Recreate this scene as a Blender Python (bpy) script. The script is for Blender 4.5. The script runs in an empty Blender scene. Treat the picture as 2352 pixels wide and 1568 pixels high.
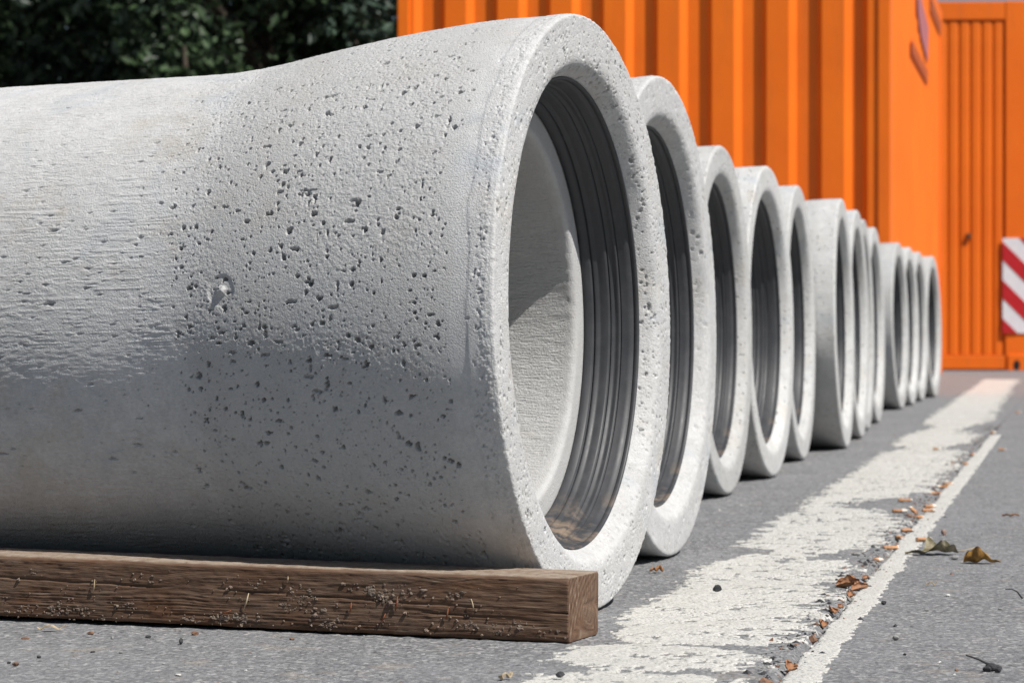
import bpy, bmesh, math
import numpy as np

sc = bpy.context.scene
rad = math.radians
COL = sc.collection

# ------------------------------------------------------------------ camera, sky, sun, exposure
F = 6100.0                 # focal length in units of a 2352 wide frame
CX, HY = 1176.0, 759.0     # optical centre (x) and horizon row in that frame
CAM_H = 0.313
cam_d = bpy.data.cameras.new('camera')
cam = bpy.data.objects.new('camera', cam_d)
COL.objects.link(cam)
cam_d.sensor_width = 36.0
cam_d.lens = F / 2352.0 * 36.0
cam_d.clip_start = 0.05
cam_d.clip_end = 3000
cam.location = (0, 0, CAM_H)
cam.rotation_euler = (rad(90) - math.atan((784.0 - HY) / F), 0, 0)
cam_d.dof.use_dof = True
cam_d.dof.focus_distance = 2.78
cam_d.dof.aperture_fstop = 15.0
sc.camera = cam

SUN = np.array([0.8375, -0.641, 1.48])
SUN /= np.linalg.norm(SUN)
world = bpy.data.worlds.new('World')
sc.world = world
world.use_nodes = True
wn = world.node_tree
wn.nodes.clear()
sky = wn.nodes.new('ShaderNodeTexSky')
sky.sky_type = 'NISHITA'
sky.sun_disc = False
sky.sun_elevation = math.asin(SUN[2])
sky.sun_rotation = math.atan2(SUN[0], SUN[1])
bg = wn.nodes.new('ShaderNodeBackground')
bg.inputs['Strength'].default_value = 0.05
wo = wn.nodes.new('ShaderNodeOutputWorld')
wn.links.new(sky.outputs[0], bg.inputs[0])
wn.links.new(bg.outputs[0], wo.inputs[0])

sd = bpy.data.lights.new('sun', 'SUN')
sd.energy = 5.0
sd.angle = rad(0.5)
sd.color = (1.0, 0.965, 0.91)
so = bpy.data.objects.new('sun', sd)
COL.objects.link(so)
from mathutils import Vector
so.rotation_euler = Vector(tuple(SUN)).to_track_quat('Z', 'Y').to_euler()
so.location = (6, -4, 8)

vs = sc.view_settings
vs.view_transform = 'Standard'
vs.look = 'None'
vs.exposure = 0.28
vs.gamma = 1.0
vs.use_curve_mapping = False
sc.cycles.max_bounces = 8

# ------------------------------------------------------------------ helpers
rng = np.random.default_rng(11)


def ground_at(px, py, z=0.0):
    d = (CAM_H - z) * F / (py - HY)
    return (px - CX) / F * d, d


def _hash(ix, iy, seed):
    h = (ix.astype(np.int64) * 374761393 + iy.astype(np.int64) * 668265263 + seed * 1442695041) & 0xFFFFFFFF
    h = ((h ^ (h >> 13)) * 1274126177) & 0xFFFFFFFF
    h = (h ^ (h >> 16)) & 0xFFFFFFFF
    return h / 4294967295.0


def vnoise(x, y, seed=0, py=None):
    """smooth value noise in 0..1, optionally periodic in y"""
    x0 = np.floor(x); y0 = np.floor(y)
    fx = x - x0; fy = y - y0
    fx = fx * fx * fx * (fx * (fx * 6 - 15) + 10)
    fy = fy * fy * fy * (fy * (fy * 6 - 15) + 10)
    x0 = x0.astype(np.int64); y0 = y0.astype(np.int64)
    y1 = y0 + 1
    if py:
        y0 = y0 % py; y1 = y1 % py
    a = _hash(x0, y0, seed); b = _hash(x0 + 1, y0, seed)
    c = _hash(x0, y1, seed); d = _hash(x0 + 1, y1, seed)
    return (a * (1 - fx) + b * fx) * (1 - fy) + (c * (1 - fx) + d * fx) * fy


def fbm(x, y, seed=0, octaves=3, gain=0.5):
    s = 0.0; a = 1.0; t = 0.0
    for i in range(octaves):
        s = s + a * vnoise(x * 2 ** i, y * 2 ** i, seed + 17 * i)
        t += a; a *= gain
    return s / t


def sstep(a, b, x):
    t = np.clip((x - a) / (b - a), 0, 1)
    return t * t * (3 - 2 * t)


def mesh_np(name, verts, quads=None, tris=None, mat=None, smooth=True, midx=None):
    me = bpy.data.meshes.new(name)
    verts = np.asarray(verts, dtype=np.float32).reshape(-1, 3)
    loops = []; starts = []; n = 0
    if quads is not None and len(quads):
        q = np.asarray(quads, dtype=np.int32).reshape(-1, 4)
        loops.append(q.ravel()); starts.append(np.arange(len(q)) * 4); n = len(q) * 4
    if tris is not None and len(tris):
        t = np.asarray(tris, dtype=np.int32).reshape(-1, 3)
        loops.append(t.ravel()); starts.append(n + np.arange(len(t)) * 3)
    loops = np.concatenate(loops).astype(np.int32)
    starts = np.concatenate(starts).astype(np.int32)
    me.vertices.add(len(verts)); me.vertices.foreach_set('co', verts.ravel())
    me.loops.add(len(loops)); me.loops.foreach_set('vertex_index', loops)
    me.polygons.add(len(starts)); me.polygons.foreach_set('loop_start', starts)
    if mat is not None:
        for m in (mat if isinstance(mat, (list, tuple)) else [mat]):
            me.materials.append(m)
    if midx is not None:
        me.polygons.foreach_set('material_index', np.asarray(midx, dtype=np.int32))
    me.polygons.foreach_set('use_smooth', np.full(len(starts), bool(smooth)))
    me.update(calc_edges=True)
    me.validate()
    return me


def grid_quads(nr, nc, off=0, wrap=False):
    i = np.arange(nr - 1)[:, None]
    j = np.arange(nc if wrap else nc - 1)[None, :]
    j2 = (j + 1) % nc
    q = np.stack([i * nc + j, i * nc + j2, (i + 1) * nc + j2, (i + 1) * nc + j], axis=-1)
    return q.reshape(-1, 4) + off


def link(name, me, parent=None):
    o = bpy.data.objects.new(name, me)
    COL.objects.link(o)
    if parent is not None:
        o.parent = parent
    return o


def empty(name, loc=(0, 0, 0), rz=0.0):
    o = bpy.data.objects.new(name, None)
    COL.objects.link(o)
    o.location = loc
    o.rotation_euler = (0, 0, rz)
    o.empty_display_size = 0.1
    return o


def tag(o, label=None, cat=None, group=None, kind=None):
    if label: o['label'] = label
    if cat: o['category'] = cat
    if group: o['group'] = group
    if kind: o['kind'] = kind
    return o


def box_verts(x0, x1, y0, y1, z0, z1):
    return [(x0, y0, z0), (x1, y0, z0), (x1, y1, z0), (x0, y1, z0), (x0, y0, z1), (x1, y0, z1), (x1, y1, z1), (x0, y1, z1)]


BOXQ = [(0, 3, 2, 1), (4, 5, 6, 7), (0, 1, 5, 4), (1, 2, 6, 5), (2, 3, 7, 6), (3, 0, 4, 7)]


def box_part(name, ext, mat, parent, bevel=0.0):
    bm = bmesh.new()
    vs_ = [bm.verts.new(v) for v in box_verts(*ext)]
    for q in BOXQ:
        bm.faces.new([vs_[i] for i in q])
    if bevel:
        bmesh.ops.bevel(bm, geom=bm.edges[:], offset=bevel, segments=2, affect='EDGES', profile=0.6)
    me = bpy.data.meshes.new(name)
    bm.to_mesh(me); bm.free()
    me.materials.append(mat)
    return link(name, me, parent)


# ------------------------------------------------------------------ materials
class NT:
    def __init__(self, name):
        self.m = bpy.data.materials.new(name)
        self.m.use_nodes = True
        self.t = self.m.node_tree
        self.b = self.t.nodes['Principled BSDF']

    def n(self, typ, **kw):
        nd = self.t.nodes.new(typ)
        for k, v in kw.items():
            if k.startswith('_'):
                setattr(nd, k[1:], v)
            else:
                nd.inputs[k.replace('__', ' ')].default_value = v
        return nd

    def l(self, a, b):
        self.t.links.new(a, b)

    def coord(self, scale=(1, 1, 1), out='Object'):
        tc = self.n('ShaderNodeTexCoord')
        mp = self.n('ShaderNodeMapping')
        mp.inputs['Scale'].default_value = scale
        self.l(tc.outputs[out], mp.inputs['Vector'])
        return mp.outputs[0]

    def noise(self, vec, scale, detail=3, rough=0.55, dist=0.0):
        nd = self.n('ShaderNodeTexNoise')
        nd.inputs['Scale'].default_value = scale
        nd.inputs['Detail'].default_value = detail
        nd.inputs['Roughness'].default_value = rough
        nd.inputs['Distortion'].default_value = dist
        if vec is not None:
            self.l(vec, nd.inputs['Vector'])
        return nd.outputs['Fac']

    def voro(self, vec, scale, feature='F1', out='Distance', rnd=1.0):
        nd = self.n('ShaderNodeTexVoronoi')
        nd.feature = feature
        nd.inputs['Scale'].default_value = scale
        nd.inputs['Randomness'].default_value = rnd
        self.l(vec, nd.inputs['Vector'])
        return nd.outputs[out]

    def ramp(self, fac, stops, interp='LINEAR'):
        nd = self.n('ShaderNodeValToRGB')
        cr = nd.color_ramp
        cr.interpolation = interp
        while len(cr.elements) < len(stops):
            cr.elements.new(0.5)
        for e, (p, c) in zip(cr.elements, stops):
            e.position = p
            e.color = (c, c, c, 1) if isinstance(c, (int, float)) else (*c, 1)
        self.l(fac, nd.inputs[0])
        return nd.outputs[0]

    def mix(self, fac, a, b, mode='MIX'):
        nd = self.n('ShaderNodeMix')
        nd.data_type = 'RGBA'
        nd.blend_type = mode
        for sock, v in ((nd.inputs['Factor'], fac), (nd.inputs['A'], a), (nd.inputs['B'], b)):
            pass
        fi = [s for s in nd.inputs if s.name == 'Factor' and s.type == 'VALUE'][0]
        ai = [s for s in nd.inputs if s.name == 'A' and s.type == 'RGBA'][0]
        bi = [s for s in nd.inputs if s.name == 'B' and s.type == 'RGBA'][0]
        for s, v in ((fi, fac), (ai, a), (bi, b)):
            if hasattr(v, 'links'):
                self.l(v, s)
            elif isinstance(v, (int, float)):
                s.default_value = v if s is fi else (v, v, v, 1)
            else:
                s.default_value = (*v, 1)
        return [s for s in nd.outputs if s.type == 'RGBA'][0]

    def math(self, op, a, b=0.0, clamp=False):
        nd = self.n('ShaderNodeMath')
        nd.operation = op
        nd.use_clamp = clamp
        for s, v in ((nd.inputs[0], a), (nd.inputs[1], b)):
            if hasattr(v, 'links'):
                self.l(v, s)
            else:
                s.default_value = v
        return nd.outputs[0]

    def bump(self, h, strength, dist, prev=None):
        nd = self.n('ShaderNodeBump')
        nd.inputs['Strength'].default_value = strength
        nd.inputs['Distance'].default_value = dist
        self.l(h, nd.inputs['Height'])
        if prev is not None:
            self.l(prev, nd.inputs['Normal'])
        return nd.outputs[0]

    def fin(self, color=None, rough=0.6, normal=None, spec=None, metal=None):
        if color is not None:
            if hasattr(color, 'links'):
                self.l(color, self.b.inputs['Base Color'])
            else:
                self.b.inputs['Base Color'].default_value = (*color, 1)
        if hasattr(rough, 'links'):
            self.l(rough, self.b.inputs['Roughness'])
        else:
            self.b.inputs['Roughness'].default_value = rough
        if normal is not None:
            self.l(normal, self.b.inputs['Normal'])
        if spec is not None:
            self.b.inputs['Specular IOR Level'].default_value = spec
        if metal is not None:
            self.b.inputs['Metallic'].default_value = metal
        return self.m


def mat_concrete(name, fine, bore=False):
    t = NT(name)
    v = t.coord()
    big = t.noise(v, 5.0, 4, 0.6)
    mid = t.noise(v, 38.0, 4, 0.6)
    base = t.ramp(big, [(0.28, (0.425, 0.422, 0.415)), (0.52, (0.50, 0.50, 0.495)), (0.75, (0.565, 0.565, 0.57))])
    base = t.mix(0.40, base, t.ramp(mid, [(0.3, 0.36), (0.7, 0.62)]))
    base = t.mix(0.30, base, t.ramp(t.noise(v, 210.0, 3, 0.6), [(0.3, 0.33), (0.7, 0.66)]))
    # faint rusty and blue-grey stains with a shape of their own
    st = t.noise(v, 13.0, 5, 0.7)
    base = t.mix(t.ramp(st, [(0.53, 0.0), (0.72, 0.45)]), base, (0.40, 0.355, 0.29))
    st2 = t.noise(t.coord((1, 1, 1)), 9.0, 3, 0.6, 1.2)
    base = t.mix(t.ramp(st2, [(0.56, 0.0), (0.72, 0.5)]), base, (0.37, 0.40, 0.435))
    spots = t.voro(v, 150.0)
    rnd = t.voro(v, 150.0, out='Color')
    sp = t.math('MULTIPLY', t.ramp(spots, [(0.10, 1.0), (0.22, 0.0)]), t.ramp(rnd, [(0.80, 0.0), (0.86, 1.0)]))
    base = t.mix(t.math('MULTIPLY', sp, 0.5), base, (0.16, 0.13, 0.10))
    # porous collar tinted darker: its own grey plus self-shadow of its roughness painted in
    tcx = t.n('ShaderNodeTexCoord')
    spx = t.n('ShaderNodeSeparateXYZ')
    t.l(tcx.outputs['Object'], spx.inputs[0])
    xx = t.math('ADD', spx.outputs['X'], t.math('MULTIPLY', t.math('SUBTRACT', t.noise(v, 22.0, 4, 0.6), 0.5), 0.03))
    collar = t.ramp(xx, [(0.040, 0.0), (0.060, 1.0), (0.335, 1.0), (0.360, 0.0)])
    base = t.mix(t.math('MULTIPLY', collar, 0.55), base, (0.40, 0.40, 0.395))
    oi = t.n('ShaderNodeObjectInfo')
    base = t.mix(1.0, base, t.ramp(oi.outputs['Random'], [(0.0, (0.86, 0.86, 0.85)), (1.0, (1.06, 1.06, 1.05))]) if not fine else (1.0, 1.0, 1.0), 'MULTIPLY')
    if bore:
        hs = t.noise(t.coord((60, 420, 420)), 1.0, 3, 0.6)
        h = t.math('ADD', t.math('MULTIPLY', hs, 1.4), t.noise(v, 380.0, 3, 0.65))
        nm = t.bump(h, 0.9, 0.0022)
    elif fine:
        h = t.noise(v, 520.0, 3, 0.65)
        nm = t.bump(h, 0.8, 0.0017)
    else:
        # pores for the pipes farther down the row
        p1 = t.voro(v, 120.0)
        r1 = t.voro(v, 120.0, out='Color')
        pore = t.math('MULTIPLY', t.ramp(p1, [(0.12, 1.0), (0.32, 0.0)]), t.ramp(r1, [(0.60, 0.0), (0.64, 1.0)]))
        h = t.noise(v, 220.0, 3, 0.6)
        hh = t.math('SUBTRACT', t.math('MULTIPLY', h, 0.25), pore)
        nm = t.bump(hh, 0.9, 0.006)
    return t.fin(base, 0.86, nm, spec=0.25)


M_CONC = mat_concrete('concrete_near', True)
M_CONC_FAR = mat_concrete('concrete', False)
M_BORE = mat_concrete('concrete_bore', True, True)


def mat_seal():
    t = NT('rubber_seal')
    v = t.coord()
    n1 = t.noise(v, 30.0, 4, 0.65)
    base = t.ramp(n1, [(0.3, (0.034, 0.036, 0.040)), (0.7, (0.047, 0.049, 0.055))])
    # dry tan dust, streaky around the ring
    d = t.noise(v, 16.0, 5, 0.7, 0.6)
    sepn = t.n('ShaderNodeSeparateXYZ')
    tc = t.n('ShaderNodeTexCoord')
    t.l(tc.outputs['Object'], sepn.inputs[0])
    low = t.ramp(t.math('MULTIPLY', sepn.outputs['Z'], -1.0), [(0.205, 0.0), (0.245, 1.0)])
    dust = t.math('MULTIPLY', t.ramp(d, [(0.50, 0.0), (0.64, 0.7)]), low)
    base = t.mix(dust, base, (0.27, 0.20, 0.14))
    gen = t.ramp(t.noise(v, 60.0, 4, 0.7), [(0.55, 0.0), (0.75, 0.10)])
    base = t.mix(gen, base, (0.13, 0.125, 0.12))
    ro = t.ramp(n1, [(0.3, 0.44), (0.7, 0.60)])
    nm = t.bump(t.noise(v, 300.0, 2), 0.12, 0.001)
    return t.fin(base, ro, nm, spec=0.4)


M_SEAL = mat_seal()


def mat_asphalt():
    t = NT('asphalt')
    v = t.coord()
    cells = t.voro(v, 210.0, out='Color')
    g = t.n('ShaderNodeSeparateColor')
    t.l(cells, g.inputs[0])
    agg = t.ramp(g.outputs[0], [(0.0, (0.07, 0.07, 0.075)), (0.45, (0.155, 0.157, 0.163)), (0.82, (0.24, 0.241, 0.248)), (0.94, (0.42, 0.41, 0.40))])
    big = t.noise(v, 3.2, 5, 0.6)
    mid = t.noise(v, 45.0, 5, 0.65)
    base = t.mix(0.45, agg, t.ramp(mid, [(0.3, (0.12, 0.121, 0.126)), (0.7, (0.26, 0.262, 0.27))]))
    base = t.mix(t.ramp(big, [(0.40, 0.0), (0.68, 0.40)]), base, (0.25, 0.252, 0.26))
    c2 = t.voro(v, 95.0, out='Color')
    g2 = t.n('ShaderNodeSeparateColor')
    t.l(c2, g2.inputs[0])
    d2 = t.voro(v, 95.0)
    chip = t.ramp(d2, [(0.16, 1.0), (0.30, 0.0)])
    base = t.mix(t.math('MULTIPLY', chip, t.ramp(g2.outputs[0], [(0.86, 0.0), (0.90, 0.9)])), base, (0.42, 0.41, 0.40))
    base = t.mix(t.math('MULTIPLY', chip, t.ramp(g2.outputs[1], [(0.84, 0.0), (0.88, 0.9)])), base, (0.045, 0.044, 0.045))
    # sandy dust patches
    sd_ = t.noise(v, 11.0, 4, 0.7)
    base = t.mix(t.ramp(sd_, [(0.58, 0.0), (0.70, 0.5)]), base, (0.30, 0.25, 0.19))
    h = t.math('ADD', t.noise(v, 260.0, 4, 0.65), t.math('MULTIPLY', t.voro(v, 170.0), -0.8))
    nm = t.bump(h, 0.75, 0.0035)
    return t.fin(base, 0.82, nm, spec=0.3)


M_ASPH = mat_asphalt()


def mat_paint():
    t = NT('road_paint')
    v = t.coord()
    n1 = t.noise(v, 330.0, 4, 0.7)
    base = t.ramp(n1, [(0.37, (0.17, 0.167, 0.16)), (0.45, (0.47, 0.461, 0.435)), (0.6, (0.59, 0.58, 0.55))])
    n2 = t.noise(v, 6.0, 4, 0.6)
    base = t.mix(t.ramp(n2, [(0.42, 0.0), (0.68, 0.5)]), base, (0.42, 0.41, 0.38))
    nm = t.bump(t.noise(v, 240.0, 4, 0.7), 0.6, 0.003)
    return t.fin(base, 0.75, nm, spec=0.3)


M_PAINT = mat_paint()


def mat_wood():
    t = NT('weathered_timber')
    at = t.n('ShaderNodeAttribute')
    at.attribute_name = 'grain'
    v = t.coord()
    base = t.ramp(at.outputs['Fac'], [(0.0, (0.035, 0.021, 0.014)), (0.4, (0.105, 0.060, 0.038)), (0.8, (0.175, 0.112, 0.076)), (1.0, (0.26, 0.20, 0.15))])
    n1 = t.noise(t.coord((6, 40, 40)), 1.0, 5, 0.65)
    base = t.mix(t.ramp(n1, [(0.50, 0.0), (0.68, 0.55)]), base, (0.135, 0.060, 0.027))
    n2 = t.noise(v, 14.0, 5, 0.65)
    base = t.mix(t.ramp(n2, [(0.48, 0.0), (0.72, 0.55)]), base, (0.165, 0.118, 0.088))
    tcz = t.n('ShaderNodeTexCoord')
    sp = t.n('ShaderNodeSeparateXYZ')
    t.l(tcz.outputs['Object'], sp.inputs[0])
    top = t.ramp(t.math('MULTIPLY', sp.outputs['Z'], 10.0), [(0.635, 0.0), (0.652, 1.0)])
    dusty = t.math('MULTIPLY', top, t.ramp(t.noise(v, 70.0, 5, 0.7), [(0.32, 0.25), (0.6, 1.0)]))
    base = t.mix(dusty, base, (0.30, 0.245, 0.195))
    nm = t.bump(t.noise(t.coord((60, 900, 900)), 1.0, 3, 0.6), 0.5, 0.0015)
    return t.fin(base, 0.85, nm, spec=0.2)


M_WOOD = mat_wood()


def mat_plain(name, c1, c2, scale=60.0, rough=0.8, bump=0.3, dist=0.002, spec=0.3):
    t = NT(name)
    v = t.coord()
    n1 = t.noise(v, scale, 4, 0.6)
    base = t.ramp(n1, [(0.3, c1), (0.7, c2)])
    nm = t.bump(t.noise(v, scale * 4, 3), bump, dist) if bump else None
    return t.fin(base, rough, nm, spec=spec)


M_MUD = mat_plain('dried_mud', (0.16, 0.12, 0.09), (0.26, 0.20, 0.16), 120)
M_STRAW = mat_plain('straw', (0.33, 0.25, 0.15), (0.5, 0.42, 0.3), 90)
M_REDW = mat_plain('red_splinter', (0.19, 0.06, 0.026), (0.27, 0.10, 0.05), 90)


def mat_orange(name, tint=1.0):
    t = NT(name)
    v = t.coord()
    n1 = t.noise(v, 1.3, 4, 0.6)
    base = t.ramp(n1, [(0.3, (0.80 * tint, 0.150 * tint, 0.010)), (0.7, (0.88 * tint, 0.185 * tint, 0.012))])
    gr = t.noise(t.coord((9, 9, 0.9)), 1.0, 5, 0.7)
    base = t.mix(t.ramp(gr, [(0.52, 0.0), (0.78, 0.45)]), base, (0.44, 0.12, 0.03))
    sc1 = t.voro(v, 22.0)
    base = t.mix(t.ramp(sc1, [(0.03, 0.5), (0.06, 0.0)]), base, (0.20, 0.07, 0.03))
    return t.fin(base, 0.48, t.bump(t.noise(v, 7.0, 2), 0.08, 0.02), spec=0.22)


M_OR = mat_orange('orange_paint')
M_OR2 = mat_orange('orange_paint_faded', 0.93)
M_DARK = mat_plain('dark_hollow', (0.012, 0.011, 0.011), (0.02, 0.018, 0.017), 20, 0.9, 0)
M_RED = mat_plain('red_reflective', (0.42, 0.012, 0.018), (0.50, 0.02, 0.026), 14, 0.45, 0)
M_WHT = mat_plain('white_reflective', (0.66, 0.67, 0.70), (0.74, 0.75, 0.78), 14, 0.45, 0)
M_PURP = mat_plain('faded_purple_print', (0.34, 0.13, 0.17), (0.52, 0.16, 0.14), 5, 0.6, 0)
M_BLACKP = mat_plain('dark_print', (0.34, 0.085, 0.03), (0.46, 0.11, 0.03), 8, 0.6, 0)
M_ROOF = mat_plain('grey_roof_sheet', (0.3, 0.3, 0.3), (0.4, 0.4, 0.4), 4, 0.5, 0)


def mat_leaf(name, c1, c2):
    t = NT(name)
    oi = t.n('ShaderNodeNewGeometry')
    base = t.ramp(oi.outputs['Random Per Island'], [(0.0, c1), (0.7, c2), (1.0, tuple(min(1, c * 1.6) for c in c2))])
    m = t.fin(base, 0.5, spec=0.4)
    t.b.inputs['Transmission Weight'].default_value = 0.0
    return m


M_LEAF = mat_leaf('dark_foliage', (0.012, 0.024, 0.010), (0.036, 0.064, 0.025))
M_LEAF2 = mat_leaf('bluish_foliage', (0.015, 0.028, 0.018), (0.042, 0.070, 0.048))
M_BARK = mat_plain('bark', (0.035, 0.028, 0.02), (0.075, 0.06, 0.045), 18, 0.9, 0.5, 0.02)

# ------------------------------------------------------------------ ground (road frame: u across, v along)
RT = math.atan(0.2135)
RD = np.array([math.sin(RT), math.cos(RT)])      # along the markings
RP = np.array([math.cos(RT), -math.sin(RT)])     # to their right


def uv_of(px, py):
    X, Z = ground_at(px, py)
    return X * RP[0] + Z * RP[1], X * RD[0] + Z * RD[1]


U_CRACK = uv_of(1951.6, 1369)[0]
U_T0 = uv_of(1986.6, 1339)[0]
U_T1 = uv_of(2016.7, 1369)[0]
U_B0 = uv_of(1536, 1359)[0]
U_B1 = uv_of(1886.6, 1374)[0]


def crack_u(v):
    return U_CRACK + 0.010 * (fbm(v * 4.0, v * 0 + 3.3, 5, 3) - 0.5) * 2 * 0.6


def ground_h(u, v):
    left = sstep(U_CRACK + 0.01, U_CRACK - 0.03, u)
    fade = sstep(14.0, 6.0, v) * sstep(2.6, 1.2, np.abs(u))
    rough = (fbm(u / 0.011, v / 0.011, 21, 2) - 0.5) * (0.0011 + 0.0013 * left)
    # crumbling strip beside the joint
    cu = crack_u(v)
    dist = np.abs(u - cu)
    near = sstep(0.055, 0.008, np.where(u < cu, dist, dist * 3.0))
    rough = rough + near * (fbm(u / 0.016, v / 0.016, 33, 3) - 0.55) * 0.0065
    w = 0.0035 + 0.006 * fbm(v * 22, v * 0 + 9.1, 7, 2)
    groove = -0.010 * sstep(1.0, 0.35, dist / w) * (0.35 + 0.65 * fbm(v * 9, v * 0 + 1.7, 8, 2))
    swell = 0.0
    return (rough + groove + swell) * fade


def ladder(lo, hi, fine, grow, far):
    a = list(np.arange(lo, hi, fine))
    s = fine; x = a[-1]
    while x < far:
        s *= grow; x += s; a.append(x)
    return a


us = np.arange(-1.2, 0.7, 0.0078)
up = [us[-1]]; s = 0.0055
while up[-1] < 900: s *= 1.18; up.append(up[-1] + s)
un = [us[0]]; s = 0.0055
while un[-1] > -900: s *= 1.18; un.append(un[-1] - s)
us = np.array(un[::-1][:-1] + list(us) + up[1:])
vl = [1.7]; s = 0.009
while vl[-1] < 900:
    x = vl[-1]
    s = 0.009 if x < 3.4 else (s * 1.006 if x < 12 else s * 1.15)
    vl.append(x + s)
vn = [1.7]; s = 0.01
while vn[-1] > -600: s *= 1.3; vn.append(vn[-1] - s)
vv = np.array(vn[::-1][:-1] + vl)
UU, VV = np.meshgrid(us, vv)
HH = ground_h(UU, VV)
gv = np.stack([UU * RP[0] + VV * RD[0], UU * RP[1] + VV * RD[1], HH], axis=-1)
ground = link('asphalt_ground', mesh_np('asphalt_ground', gv, grid_quads(len(vv), len(us))[:, ::-1], mat=M_ASPH))
tag(ground, 'grey worn asphalt yard with a cracked joint', kind='structure')


def marking(name, u0, u1, v0, v1, keep, du, dv0):
    """painted film as a sheet of small cells; keep(u, v) is True where paint is left"""
    nu = int((u1 - u0) / du) + 1
    uu = np.linspace(u0, u1, nu)
    vl_ = [v0]
    while vl_[-1] < v1:
        vl_.append(vl_[-1] + dv0 * max(1.0, vl_[-1] / 3.2))
    vl_ = np.array(vl_)
    U, V = np.meshgrid(uu, vl_)
    Uc = (U[:-1, :-1] + U[1:, 1:]) / 2; Vc = (V[:-1, :-1] + V[1:, 1:]) / 2
    k = keep(Uc, Vc).ravel()
    U = U + (vnoise(U / du * 0.9, V / du * 0.9, 3) - 0.5) * du * 0.9
    lift = 0.0007 + 0.0002 * vnoise(U / 0.01, V / 0.01, 77) + 0.002 * sstep(4.5, 9.0, V)
    Hh = ground_h(U, V) + lift
    P = np.stack([U * RP[0] + V * RD[0], U * RP[1] + V * RD[1], Hh], axis=-1).reshape(-1, 3)
    q = grid_quads(len(vl_), nu)[k][:, ::-1]
    used, inv = np.unique(q.ravel(), return_inverse=True)
    q = inv.reshape(-1, 4).astype(np.int64); P = P[used]; nP = len(P)
    # close the film's edges down to the asphalt
    e = np.concatenate([q[:, [0, 1]], q[:, [1, 2]], q[:, [2, 3]], q[:, [3, 0]]])
    key = np.minimum(e[:, 0], e[:, 1]) * nP + np.maximum(e[:, 0], e[:, 1])
    _, idx, cnt = np.unique(key, return_index=True, return_counts=True)
    be = e[idx[cnt == 1]]
    low = P - np.array([0, 0, 0.0032])
    side = np.stack([be[:, 1], be[:, 0], be[:, 0] + nP, be[:, 1] + nP], -1)
    return link(name, mesh_np(name, np.concatenate([P, low]), np.concatenate([q, side]), mat=M_PAINT))


def v_at(px, py):
    return uv_of(px, py)[1]


GAPS = [(v_at(1800, 1276), 0.085), (v_at(1500, 1478), 0.022), (v_at(2080, 1028), 0.16), (v_at(2150, 985), 0.35), (v_at(1250, 1538), 0.03)]
NOTCH = [(v_at(2000, 1158), 0.20, 0.14), (v_at(1990, 1225), 0.05, 0.03), (v_at(1900, 1345), 0.03, 0.05), (v_at(1780, 1500), 0.05, 0.04)]


def keep_broad(u, v):
    u = u + 0.009 * np.maximum(v - 6.0, 0)
    du_l = u - (U_B0 + (fbm(v / 0.05, v * 0 + 2.2, 41, 3) - 0.5) * 0.022)
    redge = U_B1 + (fbm(v / 0.022, v * 0 + 7.7, 43, 3) - 0.5) * 0.09
    for (vc, w, d) in NOTCH:
        redge = redge - d * np.exp(-((v - vc) / w) ** 2)
    redge = np.minimum(redge, U_CRACK - 0.016)
    du_r = redge - u
    edge = np.minimum(du_l * 1.6, du_r)
    n = 0.45 * fbm(u / 0.034, v / 0.028, 47, 3) + 0.55 * fbm(u / 0.010, v / 0.009, 48, 3)
    score = edge / 0.034 + (n - 0.5) * 4.6 + 0.1
    for (vc, w) in GAPS:
        wob = (fbm(u / 0.035, u * 0 + vc, 51, 4) - 0.5) * (w * 2.2 + 0.05)
        score = score - 2.6 * np.exp(-((v - vc - wob) / w) ** 2) * (0.55 + 0.9 * fbm(u / 0.06, v / 0.03, 52, 3))
    score = np.minimum(score, 0.78 + (n - 0.5) * 5.6)
    return score > 0.15


def keep_thin(u, v):
    e = np.minimum(u - U_T0, U_T1 - u)
    n = fbm(u / 0.012, v / 0.012, 61, 3)
    n2 = fbm(v / 0.07, v * 0 + 4.4, 63, 2)
    return e / 0.006 + (n - 0.5) * 2.6 + (n2 - 0.35) * 1.2 + 0.35 > 0.15


V_TEND = v_at(2287, 1000)
mk = marking('road_marking', U_B0 - 0.12, U_B1 + 0.045, 1.75, 17.2, keep_broad, 0.0028, 0.0048)
tag(mk, 'broad worn white painted stripe beside the pipes', kind='structure')
mk2 = marking('road_marking', U_T0 - 0.008, U_T1 + 0.008, 1.75, V_TEND, keep_thin, 0.0022, 0.0055)
tag(mk2, 'thin worn white painted line right of the joint', kind='structure')

# ------------------------------------------------------------------ concrete pipes
R_BELL, R_BAR, R_IN = 0.330, 0.286, 0.215
S_SEAL0, S_SEAL1 = 0.020, 0.085
R_SOCK = 0.2625
OUTER_S = np.array([0.003, 0.07, 0.12, 0.185, 0.228, 0.292, 0.346, 0.39, 0.43, 0.50])
OUTER_R = np.array([0.330, 0.3292, 0.3260, 0.3190, 0.3130, 0.3028, 0.2930, 0.2876, 0.2862, 0.2860])


def outer_r(s):
    k = np.zeros_like(s)
    for d in (-0.02, -0.01, 0, 0.01, 0.02):
        k = k + np.interp(np.maximum(s + d * np.clip((s - 0.003) / 0.04, 0, 1), 0.003), OUTER_S, OUTER_R)
    return k / 5


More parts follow.
